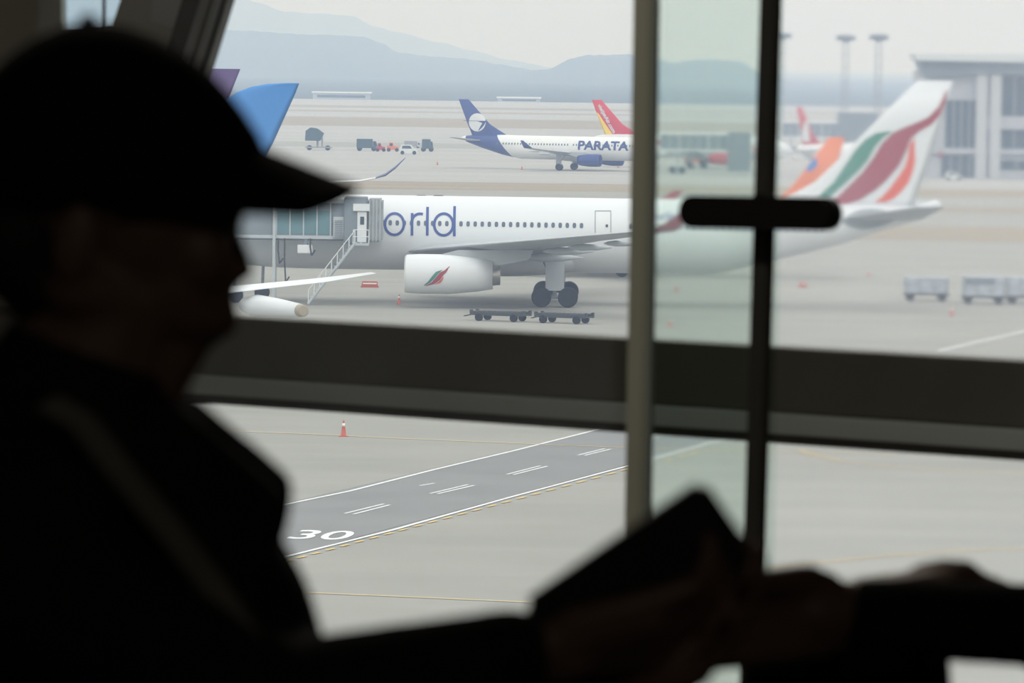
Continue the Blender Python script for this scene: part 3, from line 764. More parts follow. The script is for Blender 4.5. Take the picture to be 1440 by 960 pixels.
# ================================================================= terminal building at the right
Yt = 893.0
XT = lambda p: XZ(p, 150, Yt)[0]; ZT = lambda p: XZ(1370, p, Yt)[1]
tb_ = empty('terminal_building', (XT(1380), Yt, 0), 0, 'pale terminal building with overhanging roof and dark glazing at the right edge', 'building'); ox, oy = XT(1380), Yt
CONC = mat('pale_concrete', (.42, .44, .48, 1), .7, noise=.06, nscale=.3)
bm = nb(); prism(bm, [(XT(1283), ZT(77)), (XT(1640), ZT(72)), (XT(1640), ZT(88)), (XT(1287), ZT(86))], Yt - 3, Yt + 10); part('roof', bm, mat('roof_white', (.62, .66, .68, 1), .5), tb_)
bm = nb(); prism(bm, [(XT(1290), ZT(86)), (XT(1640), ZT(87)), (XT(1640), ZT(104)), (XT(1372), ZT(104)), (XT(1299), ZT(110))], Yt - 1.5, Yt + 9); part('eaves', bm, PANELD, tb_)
bm = nb(); box(bm, (XT(1306), Yt, 0), (XT(1640), Yt + 36, ZT(100))); part('wall', bm, CONC, tb_)
for (x0, x1, y0, y1) in ((1330, 1374, 141, 208), (1402, 1500, 106, 162), (1402, 1500, 182, 208), (1325, 1378, 219, 252), (1408, 1500, 225, 238)):
    bm = nb(); box(bm, (XT(x0), Yt - .12, ZT(y1)), (XT(x1), Yt, ZT(y0))); w = part('window', bm, GLASSD, tb_)
    for i in range(1, 4):
        x = XT(x0) + (XT(x1) - XT(x0)) * i / 4; bm = nb(); box(bm, (x - .08, Yt - .2, ZT(y1)), (x + .08, Yt - .12, ZT(y0))); part('window_bar', bm, CONC, w)
for px in (1372, 1392):
    bm = nb(); box(bm, (XT(px), Yt - 1.2, 0), (XT(px) + 1.8, Yt, ZT(98))); part('column', bm, mat('column_concrete', (.5, .52, .55, 1), .7), tb_)
bm = nb(); box(bm, (XT(1300), Yt - .8, ZT(216)), (XT(1640), Yt, ZT(209))); box(bm, (XT(1374), Yt - .8, ZT(181)), (XT(1640), Yt, ZT(163))); part('floor_band', bm, CONC, tb_)
# low hazy building beyond the airfield
Yl = 2440
for (x0, x1, y0, y1, lb) in ((440, 520, 130.5, 139.5, 'long low pale building at the foot of the hills, above the loader'), (700, 760, 138, 142.5, 'low distant building at the foot of the hills above the jets')):
    xa, xb = XZ(x0, 130, Yl)[0], XZ(x1, 130, Yl)[0]; h = XZ(x0, y0, Yl)[1]
    r = empty('distant_building', ((xa + xb) / 2, Yl + 10, 0), 0, lb, 'building')
    k = (Yl + 10) / Yl; r.location.x *= k; h = XZ(x0, y0, Yl + 10)[1]; w = (xb - xa) * k
    bm = nb(); box(bm, (-w / 2, 0, 0), (w / 2, 20, h)); link('wall', bm, CONC, r)
    bm = nb(); box(bm, (-w / 2 - .5, -.8, h), (w / 2 + .5, 21, h + .6)); link('roof', bm, WHITE, r)
    bm = nb(); box(bm, (-w / 2 + 2, -.1, h * .3), (w / 2 - 2, 0, h * .7)); link('window_band', bm, GLASSD, r)

# ================================================================= ground
def ground_mat(name, c1, c2, scale, streak=None):
    m = bpy.data.materials.new(name); m.use_nodes = True; nt = m.node_tree; L = nt.links
    b = nt.nodes['Principled BSDF']; b.inputs['Roughness'].default_value = .85; b.inputs['Specular IOR Level'].default_value = .15
    tc = nt.nodes.new('ShaderNodeTexCoord'); mp = nt.nodes.new('ShaderNodeMapping'); L.new(tc.outputs['Object'], mp.inputs[0])
    if streak: mp.inputs['Scale'].default_value = streak
    n1 = nt.nodes.new('ShaderNodeTexNoise'); n1.inputs['Scale'].default_value = scale; n1.inputs['Detail'].default_value = 6; L.new(mp.outputs[0], n1.inputs['Vector'])
    cr = nt.nodes.new('ShaderNodeValToRGB'); cr.color_ramp.elements[0].position = .35; cr.color_ramp.elements[1].position = .68
    cr.color_ramp.elements[0].color = c1; cr.color_ramp.elements[1].color = c2
    L.new(n1.outputs['Fac'], cr.inputs[0]); L.new(cr.outputs[0], b.inputs['Base Color'])
    return m
APRON = ground_mat('apron_concrete', (.28, .278, .25, 1), (.325, .322, .288, 1), .06, (1, 2.5, 1))
ASPH = ground_mat('service_road_asphalt', (.21, .214, .212, 1), (.24, .245, .243, 1), .15, (1, 1, 1))
DRY = ground_mat('dry_grass', (.26, .22, .16, 1), (.33, .28, .2, 1), .05, (.4, 3, 1))
FOREST = ground_mat('hill_forest', (.05, .065, .055, 1), (.08, .095, .08, 1), .01)
TAXI = ground_mat('taxiway_concrete', (.35, .345, .325, 1), (.405, .40, .378, 1), .02, (.3, 2, 1))
bm = nb()
ys = [(5, 0), (None, 0)]
bands = []   # (py_left, py_right) at x=500 and x=1300 -> quads
def gy(py): return G(720, py).y
edges = [(960, 0), (268.5, 1), (257, 3), (207, 1), (199.5, 3), (177, 1), (165, 3), (158, 1), (156, 3), (151, 1), (148.5, 3), (142, 3)]
# ground is cut into bands across the view: apron, turf and taxiways
ylist = [25.0, gy(268.5), gy(257), gy(210), gy(203), gy(180.5), gy(168), gy(160.5), gy(158.5), gy(154.5), gy(151.5), gy(143), 30000]
mids = [0, 1, 0, 1, 3, 1, 3, 1, 3, 1, 3, 1]
mids = [0, 1, 2, 0, 2, 1, 2, 1, 2, 1, 2, 3]
sl = -.10
for i in range(len(mids)):
    ya, yb = ylist[i], ylist[i + 1]
    kx = 0 if i == 0 else sl; kx2 = sl if i + 1 < len(mids) else 0
    XW = 8000 if i > 3 else 3000
    def yy(y, x, k): return y + x * k * (0 if y < 10 else 1) if abs(x) < 5000 else y
    if i == 0 or True:
        v = [bm.verts.new((-XW, ya - (-XW) * (.0 if i == 0 else .0), 0)), bm.verts.new((XW, ya, 0)), bm.verts.new((XW, yb, 0)), bm.verts.new((-XW, yb, 0))]
        f = bm.faces.new(v); f.material_index = mids[i]
gr = link('ground', bm, [APRON, DRY, TAXI, FOREST]); tag(gr, kind='structure')
bands = [(1100, 1540, 317, 338), (1230, 1540, 290, 299)]
for (x0, x1, ya, yb) in bands:
    bm = nb(); pts = [G(x0, yb - 4, .02), G(x1, yb + 5, .02), G(x1, ya + 3, .02), G(x0 + 40, ya, .02)]
    bm.faces.new([bm.verts.new(p) for p in pts]); tag(link('ground', bm, DRY), kind='structure')
# road surface
def gpoly(pts, m, name, z=.015, **k):
    bm = nb(); bm.faces.new([bm.verts.new(G(x, y, z)) for x, y in pts]); o = link(name, bm, m); return o
tag(gpoly([(300, 731), (837, 605), (1010, 563), (1130, 586), (1010, 619), (380, 788), (250, 824)], ASPH, 'road'), kind='structure')
MW = mat('white_road_paint', (.75, .76, .76, 1), .7, noise=.12, nscale=3)
MY = mat('yellow_road_paint', (.72, .50, .16, 1), .7, noise=.15, nscale=3)
def gline(pts, w, m, z=.03, name='painted_line'):
    P = [G(x, y, z) for x, y in pts]; bm = nb(); V = []
    for i, p in enumerate(P):
        d = P[min(i + 1, len(P) - 1)] - P[max(i - 1, 0)]; d.normalize(); nn = Vector((-d.y, d.x, 0)) * w / 2
        V.append((bm.verts.new(p + nn), bm.verts.new(p - nn)))
    for a, b in zip(V, V[1:]): bm.faces.new((a[0], a[1], b[1], b[0]))
    return link(name, bm, m)
def mark(o, label): tag(o, label, 'road marking'); return o
mark(gline([(330, 726), (410, 707), (492, 690), (610, 660), (720, 634), (837, 604.5), (1010, 563)], .2, MW), 'upper white edge line of the service road')
mark(gline([(300, 809), (387, 786), (555, 744), (720, 698), (880, 655.5), (1000, 621.5), (1120, 590)], .2, MW), 'lower white edge line of the service road')
dash0 = None
for i in range(-1, 24):
    t = i / 23; x = 405 + 475 * (t ** 1.02 if t > 0 else t); t2 = (x - 387) / 493
    y = 786 + (655.5 - 786) * t2 + 6.5 * (1 - .35 * t2)
    o = gline([(x - 6, y + 1.6), (x + 6, y - 1.2)], .16, MY, name='yellow_dash'); tag(o, 'short yellow dash along the lower road edge', 'road marking', 'yellow dashes below the lower road edge line')
for i, (x, y) in enumerate(((941, 646), (960, 641), (975, 637))):
    o = gline([(x - 5, y + 1.4), (x + 5, y - 1.2)], .16, MY, name='yellow_dash'); tag(o, 'short yellow dash along the lower road edge', 'road marking', 'yellow dashes below the lower road edge line')
lanes = [((485, 721.5), (540, 708)), ((497, 722.5), (548, 709.5)), ((605, 693.5), (658, 681)), ((615, 694), (667, 682)), ((713, 666.5), (760, 654.5)), ((722, 667), (770, 655)), ((813, 639.5), (850, 630.5)), ((822, 640), (859, 631)), ((915, 615), (940, 609)), ((590, 682.5), (611, 679))]
names = ['nearest lane dash, upper stroke, above the painted 30', 'nearest lane dash, lower stroke, above the painted 30', 'second lane dash from the painted 30, upper stroke', 'second lane dash from the painted 30, lower stroke', 'third lane dash from the painted 30, upper stroke', 'third lane dash from the painted 30, lower stroke', 'lane dash left of the pale post, upper stroke', 'lane dash left of the pale post, lower stroke', 'lane dash between the posts below the beam', 'worn short white dash near the road middle']
for (a, b), nm in zip(lanes, names): mark(gline([a, b], .14, MW, name='lane_dash'), nm)
mark(gline([(300, 604), (360, 607), (440, 610), (560, 616), (720, 622.5), (880, 629), (1000, 632.5), (1100, 635), (1262, 638)], .16, MY), 'thin yellow guide line passing the cone below the beam')
mark(gline([(300, 827), (380, 830.5), (560, 838), (740, 846), (900, 853)], .14, MY), 'thin yellow line low in the picture above the forearm')
mark(gline([(1125, 632), (1140, 638), (1181, 648), (1256, 656), (1340, 661), (1460, 666)], .16, MY), 'curving yellow guide line at the right below the beam')
mark(gline([(1080, 799), (1150, 791), (1222, 783), (1300, 777.5), (1365, 773), (1460, 770)], .16, MY), 'yellow line at lower right above the dark bag')
mark(gline([(1320, 493), (1380, 479), (1460, 461)], .3, MW), 'white line on the apron at the right above the beam')
# painted 30
def tmap(p):
    x, y = p; return G(402 + x * 82 + y * 22, 757 + x * 2.0 - y * 12.5, .03)
mark(link('speed_marking', fit_text('30', tmap, 0, 1, 0, 1, cuts=1, bold=.012), MW), 'white number 30 painted on the service road')

# ================================================================= hills
def ridge(name, pts, Y, depth, label_kind, seed, colmat):
    rnd = random.Random(seed); bm = nb()
    xs = [pts[0][0] + (pts[-1][0] - pts[0][0]) * i / 150 for i in range(151)]
    def top(x):
        for a, b in zip(pts, pts[1:]):
            if a[0] <= x <= b[0]:
                t = (x - a[0]) / (b[0] - a[0]); t = t * t * (3 - 2 * t) * .5 + t * .5; return a[1] + (b[1] - a[1]) * t
        return pts[-1][1]
    nz = [rnd.uniform(-1, 1) for _ in range(400)]
    rows = []
    prof = [(0, 0), (.12, .25), (.3, .58), (.45, .85), (.5, 1.0), (.62, .85), (.8, .45), (1, 0)]
    for j, (dy, hh) in enumerate(prof):
        row = []
        for i, x in enumerate(xs):
            p = D(x, top(x) + nz[i] * .9, Y); h = max(p.z, 2)
            yy = Y + (dy - .5) * depth
            row.append((p.x, yy + (nz[(i + j * 37) % 400]) * depth * .02, max(0, h * hh * (1 if hh == 1 else 1 + .12 * nz[(i * 3 + j * 11) % 400])) - (1 if hh == 0 else 0)))
        rows.append(row)
    V = [[bm.verts.new(p) for p in r] for r in rows]
    for a, b in zip(V, V[1:]):
        for i in range(len(a) - 1): bm.faces.new((a[i], a[i + 1], b[i + 1], b[i]))
    return tag(link(name, bm, colmat, None, True), kind='structure')
ridge('hill', [(-300, 60), (100, 50), (310, 41), (420, 48), (460, 49), (510, 51), (540, 62), (560, 74), (600, 79), (650, 82), (700, 90), (740, 97), (800, 118), (860, 135)], 6300, 1800, '', 3, FOREST)
ridge('hill', [(690, 118), (715, 106), (750, 99), (775, 97), (800, 83), (825, 78), (885, 76), (925, 84), (948, 89), (975, 84), (1010, 84), (1040, 86), (1060, 99), (1100, 112), (1135, 122), (1180, 126), (1260, 128), (1500, 130)], 5800, 1500, '', 5, FOREST)
ridge('mountain', [(-400, -60), (200, -40), (330, -3), (360, 3), (400, 16), (460, 20), (490, 21), (530, 38), (560, 46), (620, 60), (660, 70), (720, 85), (800, 100), (900, 112), (1100, 115), (1500, 118)], 11000, 3500, '', 9, FOREST)

# ================================================================= haze: a real body of thin scattering air over the airfield
bm = nb(); box(bm, (-8000, 22, -2), (8000, 24000, 620))
hz = bpy.data.materials.new('thin_haze'); hz.use_nodes = True; nt = hz.node_tree; nt.nodes.remove(nt.nodes['Principled BSDF'])
vs = nt.nodes.new('ShaderNodeVolumeScatter'); vs.inputs['Density'].default_value = .000345; vs.inputs['Color'].default_value = (.46, .62, .98, 1); vs.inputs['Anisotropy'].default_value = 0.0
nt.links.new(vs.outputs[0], nt.nodes['Material Output'].inputs['Volume'])
tag(link('haze', bm, hz), 'thin grey haze lying over the whole airfield', 'haze', kind='stuff')

# ================================================================= window wall, posts, sliding glass
DARKF = mat('dark_window_frame', (.045, .045, .042, 1), .5, noise=.1, nscale=8)
BEAMM = mat('beam_paint', (.11, .108, .092, 1), .55, noise=.08, nscale=5)
LEDGE = mat('beam_ledge_paint', (.42, .46, .46, 1), .5)
fdir = Vector((1.844, -1.53, 0)).normalized(); fn_ = Vector((-fdir.y, fdir.x, 0))    # fn_ points outward (+y)
P0 = Vector((.0, 13.0, 0))
RZF = math.atan2(fdir.y, fdir.x)
def plane_at(base):
    def f(px, py):
        d = ray(px, py); t = (base - CAM).dot(fn_) / d.dot(fn_); p = CAM + d * t
        q = p - base; return (q.dot(fdir), p.z)
    return f
PF = plane_at(P0)
def wl(o, base):   # place a mesh built in (s, depth, z) of the window plane
    o.location = (base.x, base.y, 0); o.rotation_euler = (0, 0, RZF); return o
zt_, zb_ = CAMZ - .660, CAMZ - .876
FLOORZ = CAMZ - 1.66; CEILZ = FLOORZ + 3.7
be = empty('trim_1', (P0.x, P0.y, 0), RZF); tag(be, kind='structure')
link('beam_face', bbox((-2.6, 0, zb_ + .064), (3.2, .14, zt_), .006), BEAMM, be)
link('beam_ledge', bbox((-2.6, -.035, zb_ + .012), (3.2, .15, zb_ + .064), .004), LEDGE, be)
link('beam_seal', bbox((-2.6, -.045, zb_ - .004), (3.2, .15, zb_ + .018), .002), DARKF, be)
# facade glass above and below the beam
FG = glass_mat('facade_glass', (.985, .99, .985, 1), .03, 0)
def pane(name, s0, s1, z0, z1, m, base, th=0.0, par=None):
    bm = nb()
    if th: box(bm, (s0, 0, z0), (s1, th, z1))
    else: bm.faces.new([bm.verts.new(p) for p in ((s0, .07, z0), (s1, .07, z0), (s1, .07, z1), (s0, .07, z1))])
    o = link(name, bm, m, par)
    return o if par else wl(o, base)
FG2 = glass_mat('dusty_facade_glass', (.99, .995, .99, 1), .12, 0)
sM = PF(905, 300)[0]
tag(pane('window_1', -2.6, sM, zt_, CEILZ, FG, P0), kind='structure')
tag(pane('window_2', -2.6, sM, FLOORZ, zb_, FG, P0), kind='structure')
tag(pane('window_4', sM, 3.2, zt_, CEILZ, FG2, P0), kind='structure')
tag(pane('window_5', sM, 3.2, FLOORZ, zb_, FG2, P0), kind='structure')
# slanted jamb at the left with its lighter inner strips
def slant(pa, pb, w, y0, y1, m, name, par=None):
    """post in the window plane running through pixels pa, pb (right edge), w = width in px to the left"""
    k = (pb[0] - pa[0]) / (pb[1] - pa[1])
    a = lambda py: PF(pa[0] + k * (py - pa[1]), py); b = lambda py: PF(pa[0] + k * (py - pa[1]) - w, py)
    pts = [a(-260), a(940), b(940), b(-260)]
    bm = nb(); prism(bm, pts, y0, y1); o = link(name, bm, m, par)
    if not par: wl(o, P0); tag(o, kind='structure')
    return o
STRIP = mat('jamb_grey_strip', (.30, .31, .32, 1), .5)
j = slant((326, 0), (298, 90), 64, -.015, .012, DARKF, 'trim_2')
slant((317, 0), (289, 90), 9, -.022, -.015, STRIP, 'jamb_strip', j)
slant((301, 0), (273, 90), 11, -.022, -.015, STRIP, 'jamb_strip', j)
# wall left of the jamb with a small window
WALLP = mat('wall_panel', (.36, .34, .29, 1), .8, noise=.12, nscale=3)
k = (296 - 324) / 90.0
def wallpoly(name, pts, y0, y1, m, par=None):
    bm = nb(); prism(bm, [PF(*p) for p in pts], y0, y1); o = link(name, bm, m, par)
    if not par: wl(o, P0)
    return o
wallroot = empty('wall_left', (P0.x, P0.y, 0), RZF); tag(wallroot, kind='structure')
wallpoly('wall_panel', [(-700, -300), (-700, 1100), (-100, 1100), (86, 40), (84, -300)], .0, .02, WALLP, wallroot)
wallpoly('wall_panel', [(86, 40), (-100, 1100), (0, 1100), (158, 34)], .0, .02, WALLP, wallroot)
wallpoly('wall_panel', [(172, -8), (158, 34), (0, 1100), (-20, 1100), (264, 0), (340, -260), (205, -300)], .0, .02, WALLP, wallroot)
wallpoly('light_panel', [(222, -60), (215, 30), (262, 45), (275, -60)], -.006, .0, mat('pale_wall_panel', (.42, .43, .42, 1), .7), wallroot)
w3 = wallpoly('window_3', [(84, -300), (86, 40), (158, 34), (172, -8), (205, -300)], .008, .012, glass_mat('side_window_glass', (.78, .84, .88, 1), .03, 0)); tag(w3, kind='structure')
wallpoly('window_bar', [(144.5, -60), (144.5, 40), (146, 40), (146, -60)], -.002, .008, DARKF, w3)

# sliding glass leaves, nearer the camera
PD = Vector((.325, 8.7, 0)); PDm = plane_at(PD)
def leaf(name, base, stile_px, width_px, s_from, s_to, glassm, fm_, stile_label, th, lab):
    r = empty(name, (base.x, base.y, 0), RZF, lab, 'sliding door')
    pl = plane_at(base)
    a = pl(stile_px[0], 0); b = pl(stile_px[1], 720)
    dz = (b[0] - a[0]) / (b[1] - a[1])
    w = width_px / F * base.y / 2
    zt2, zb2 = CAMZ + .55, FLOORZ + .03
    xs = lambda z: a[0] + dz * (z - a[1])
    bm = nb(); prism(bm, [(xs(zt2) - w, zt2), (xs(zt2) + w, zt2), (xs(zb2) + w, zb2), (xs(zb2) - w, zb2)], -.008, .012)
    bmesh.ops.bevel(bm, geom=bm.edges[:], offset=.004, segments=2, affect='EDGES')
    link('stile', bm, fm_, r)
    bm = nb()
    box(bm, (s_from, 0, zb2), (s_to, th, zt2)); link('glass_pane', bm, glassm, r)
    link('bottom_rail', bbox((s_from, -.02, FLOORZ), (s_to, .03, zb2 + .05), .004), DARKF, r)
    link('top_rail', bbox((s_from, -.02, zt2), (s_to, .03, zt2 + .06), .004), DARKF, r)
    return r, pl
POSTG = mat('olive_grey_post', (.50, .51, .43, 1), .45)
G_A = glass_mat('clear_door_glass', (.995, 1, .995, 1), .012, 0)
G_B = glass_mat('smeared_door_glass', (1, 1, 1, 1), .0, .024)
baseA = PD + fn_ * .06
lA, pA = leaf('sliding_door', PD, (1083, 1061.5), 31, -1.55, PDm(1083, 300)[0], G_A, DARKF, '', .003, 'clear sliding glass leaf ending in the thin black post with the pull handle')
lB, pB = leaf('sliding_door', baseA, (906, 893.5), 33, plane_at(baseA)(908, 300)[0], 1.6, G_B, POSTG, '', .006, 'sliding glass leaf at the right hung on the grey-olive post, slightly smeared')
G_S = glass_mat('green_side_glass', (.90, .95, .925, 1), .02, 0)
bm = nb(); b0 = PDm(1083, 300)[0]; a1 = PDm(908, 300)[0]; box(bm, (a1, .02, FLOORZ + .05), (b0, .026, CAMZ + .55)); link('side_pane', bm, G_S, lA)
# pale glass edge beside the olive post
bm = nb(); a0 = pB(924, 300); box(bm, (a0[0] - .010, -.012, FLOORZ + .08), (a0[0] + .002, -.004, CAMZ + .55)); link('seal_strip', bm, mat('pale_seal', (.30, .33, .32, 1), .5), lB)
# pull handle: rounded bar across the black post
def pill(bm, s0, z0, s1, z1, r, y0, y1, n=14):
    pts = []
    d = Vector((s1 - s0, z1 - z0)).normalized(); nn = Vector((-d.y, d.x))
    a = Vector((s0, z0)) + d * r; b = Vector((s1, z1)) - d * r
    for i in range(n + 1): t = PI / 2 + PI * i / n; pts.append(a + d * r * math.cos(t) + nn * r * math.sin(t))
    for i in range(n + 1): t = -PI / 2 + PI * i / n; pts.append(b + d * r * math.cos(t) + nn * r * math.sin(t))
    prism(bm, [tuple(p) for p in pts], y0, y1)
a = pA(957, 296); b = pA(1177, 300); a = (a[0] + .034, a[1]); b = (b[0] + .034, b[1])
bm = nb(); pill(bm, a[0], a[1], b[0], b[1], .0265, -.055, -.025)
bmesh.ops.bevel(bm, geom=[e for e in bm.edges if abs(e.verts[0].co.y - e.verts[1].co.y) < 1e-6], offset=.006, segments=2, affect='EDGES')
BLACK = mat('black_plastic', (.008, .008, .008, 1), .45)
hd = link('pull_handle', bm, BLACK, lA)
bm = nb(); c = pA(1083, 298); tube(bm, (c[0], -.028, c[1]), (c[0], .0, c[1]), .03, n=20); link('handle_mount', bm, BLACK, hd)

# ================================================================= room shell
ROOMD = mat('room_wall_paint', (.10, .095, .085, 1), .9, noise=.05)
def shell(name, pts, m):
    bm = nb(); bm.faces.new([bm.verts.new(p) for p in pts]); o = link(name, bm, m)
    sd = o.modifiers.new('s', 'SOLIDIFY'); sd.thickness = .12; sd.offset = 1 
    return tag(o, kind='structure')
A1 = P0 + fdir * -2.6; B1 = P0 + fdir * 3.2
cs = [(A1.x - .02, A1.y), (B1.x, B1.y), (B1.x, -3.0), (A1.x - .02, -3.0)]
def slab(name, poly, z0, z1, m):
    bm = nb(); A_ = [bm.verts.new((x, y, z0)) for x, y in poly]; B_ = [bm.verts.new((x, y, z1)) for x, y in poly]
    bm.faces.new(A_); bm.faces.new(B_)
    for i in range(len(poly)): jx = (i + 1) % len(poly); bm.faces.new((A_[i], A_[jx], B_[jx], B_[i]))
    return tag(link(name, bm, m), kind='structure')
slab('floor', cs, FLOORZ - .2, FLOORZ, mat('dark_carpet', (.05, .05, .055, 1), .95, noise=.2, nscale=40))
slab('ceiling', [(x, y + (.4 if y > 0 else 0)) for x, y in cs], CEILZ, CEILZ + .2, ROOMD)
def wall(name, p, q, t=.12):
    p = Vector(p); q = Vector(q); d = (q - p).normalized(); nn = Vector((d.y, -d.x)) * t
    slab(name, [tuple(p), tuple(q), tuple(q + nn), tuple(p + nn)], FLOORZ - .2, CEILZ + .2, ROOMD)
wall('wall_west', cs[0], cs[3]); wall('wall_back', cs[3], cs[2]); wall('wall_right', cs[2], cs[1])
# added fill lamps, all out of view, brightening posts, beam and camera-facing sides
for i, (x, y) in enumerate(((-.5, 6.9), (.5, 9.6), (.6, -.8))):
    r = empty('fill_lamp', (x, y, CEILZ), 0, ('added round fill lamp, out of view above the sliding glass leaves', 'added round fill lamp, out of view close to the window beam', 'added round fill lamp, out of view at the back of the room')[i], 'lamp')
    bm = nb(); tube(bm, (0, 0, -.06), (0, 0, 0), .18, n=24); link('housing', bm, DARKF, r)
    bm = nb(); tube(bm, (0, 0, -.075), (0, 0, -.06), .16, n=24); link('diffuser', bm, mat('fill_lamp_glow', (1, .9, .75, 1), emit=100.0), r)

# ================================================================= people
SKIN = mat('skin', (.10, .06, .045, 1), .55, noise=.08, nscale=30)
CLOTH = mat('black_jacket_cloth', (.010, .010, .010, 1), .95, spec=.05, noise=.2, nscale=60)
CAPM = mat('black_cap_cloth', (.007, .007, .007, 1), .95, spec=.05, noise=.2, nscale=80)
TROUS = mat('dark_trouser_cloth', (.012, .012, .015, 1), .95, spec=.05)
HAIR = mat('black_hair', (.008, .007, .006, 1), .8)
SHOE = mat('black_shoe', (.012, .012, .012, 1), .6)
def capsule(bm, p, r1, q, r2, n=16):
    p = Vector(p); q = Vector(q); d = (q - p); L = d.length; d = d / L if L > 1e-6 else Vector((0, 0, 1))
    a = d.orthogonal().normalized(); b = d.cross(a); rings = []
    for i in range(1, 6):
        t = PI / 2 * (1 - i / 5.0); rings.append((p - d * r1 * math.sin(t), r1 * math.cos(t)))
    for i in range(0, 5):
        t = PI / 2 * i / 5.0; rings.append((q + d * r2 * math.sin(t), r2 * math.cos(t)))
    loft(bm, [[c + (a * math.cos(s) + b * math.sin(s)) * r for s in [2 * PI * k_ / n for k_ in range(n)]] for c, r in rings])
def ell(bm, c, r, rot=0.0, n=24, m=14):
    """ellipsoid, rot about the y axis"""
    c = Vector(c); R_ = Matrix.Rotation(rot, 3, 'Y'); rings = []
    for i in range(1, m):
        t = PI * i / m; z = math.cos(t); s = math.sin(t)
        rings.append([c + R_ @ Vector((r[0] * s * math.cos(a_), r[1] * s * math.sin(a_), r[2] * z)) for a_ in [2 * PI * k_ / n for k_ in range(n)]])
    loft(bm, rings)
def fuse(name, bm, m, parent, voxel, smooth=3):
    bmesh.ops.recalc_face_normals(bm, faces=bm.faces[:])
    me = bpy.data.meshes.new('tmp'); bm.to_mesh(me); bm.free(); o = bpy.data.objects.new('tmp', me); C.objects.link(o)
    md = o.modifiers.new('r', 'REMESH'); md.mode = 'VOXEL'; md.voxel_size = voxel; md.use_smooth_shade = True
    ms = o.modifiers.new('s', 'SMOOTH'); ms.iterations = smooth; ms.factor = .5
    dg = bpy.context.evaluated_depsgraph_get(); me2 = bpy.data.meshes.new_from_object(o.evaluated_get(dg)); me2.name = name
    bpy.data.objects.remove(o); bpy.data.meshes.remove(me)
    o2 = bpy.data.objects.new(name, me2); C.objects.link(o2); me2.materials.clear(); me2.materials.append(m)
    for p in me2.polygons: p.use_smooth = True
    if parent: o2.parent = parent
    return o2
def hand(bm, wr, f, nrm, s, curls, thumb=(.55, .65, .35), tc=.5, k=1.0):
    """palm and five fingers; f wrist->knuckles, nrm palm normal (curl side), s toward the thumb"""
    wr = Vector(wr); f = Vector(f).normalized(); nrm = Vector(nrm); nrm = (nrm - f * nrm.dot(f)).normalized(); s_ = f.cross(nrm)
    if s_.dot(Vector(s)) < 0: s_ = -s_
    for off in (-.026, -.009, .009, .026):
        capsule(bm, wr + f * .01 * k + s_ * off * .7 * k, .016 * k, wr + f * .082 * k + s_ * off * k, .0125 * k)
    capsule(bm, wr - f * .02, .024 * k, wr + f * .02, .024 * k)
    for i, off in enumerate((.029, .0095, -.0095, -.028)):
        L = [(.044, .026, .021), (.049, .030, .022), (.046, .028, .021), (.036, .021, .018)][i]
        p = wr + f * (.086 - (.006 if i in (0, 3) else 0)) * k + s_ * off * k; ang = 0
        for j_, l in enumerate(L):
            ang += curls[j_] * (1 + .06 * i); d = f * math.cos(ang) + nrm * math.sin(ang); q = p + d * l * k
            capsule(bm, p, (.0095 - j_ * .0008) * k, q, (.009 - j_ * .0009) * k, 12); p = q
    p = wr + f * .025 * k + s_ * .028 * k + nrm * .004; d = (f * thumb[0] + s_ * thumb[1] + nrm * thumb[2]).normalized()
    q = p + d * .040 * k; capsule(bm, p, .0135 * k, q, .0115 * k, 12)
    d = (d + (f + nrm - s_ * .8) * tc * .6).normalized(); p = q; q = p + d * .030 * k; capsule(bm, p, .0112 * k, q, .010 * k, 12)
    d = (d + (nrm - s_ * .4) * tc * .4).normalized(); p = q; q = p + d * .024 * k; capsule(bm, p, .010 * k, q, .0085 * k, 12)

# ---- the man in the cap, seated, facing right
Y0 = 3.9
def P(px, py, dy=0.0):
    p = D(px, py, Y0); return Vector((p.x, Y0 + dy, p.z))
body = nb()
ell(body, P(138, 218), (.098, .076, .092), .25)
ell(body, P(215, 290), (.066, .066, .085), .2)            # face mass
ell(body, P(236, 392), (.050, .052, .055), .3)            # muzzle and jaw
capsule(body, P(318, 300, -.02), .014, P(318, 300, .02), .014)      # brow
for dy in (-.035, .035):
    ell(body, P(285, 355, dy), (.024, .022, .028))        # cheeks
    capsule(body, P(110, 400, dy * 1.5), .022, P(280, 447, dy * .5), .018)
    ell(body, P(118, 335, dy * 2.2), (.018, .008, .030), .2)    # ears
    ell(body, P(304, 326, dy * .9), (.011, .013, .010))   # eyeballs/lids
capsule(body, P(322, 318), .008, P(338, 376), .0105)      # nose
ell(body, P(341, 381), (.0095, .011, .008))
for dy in (-.011, .011): ell(body, P(333, 386, dy), (.009, .007, .006))
ell(body, P(316, 380), (.014, .024, .016))                # upper lip mass
capsule(body, P(320, 409, -.016), .0065, P(320, 409, .016), .0065)
capsule(body, P(319, 422, -.014), .0068, P(319, 422, .014), .0068)
ell(body, P(306, 447), (.017, .022, .016))                # chin
ell(body, P(240, 430), (.05, .045, .028), .3)
capsule(body, P(150, 430), .060, P(60, 700), .068)        # neck
capsule(body, P(258, 452), .028, P(202, 540), .032)
capsule(body, P(60, 700, -.15), .055, P(60, 700, .15), .055)
hip = P(60, 700) + Vector((-.03, 0, -.50)); hip.z = FLOORZ + .92
capsule(body, P(60, 760), .12, hip, .125)
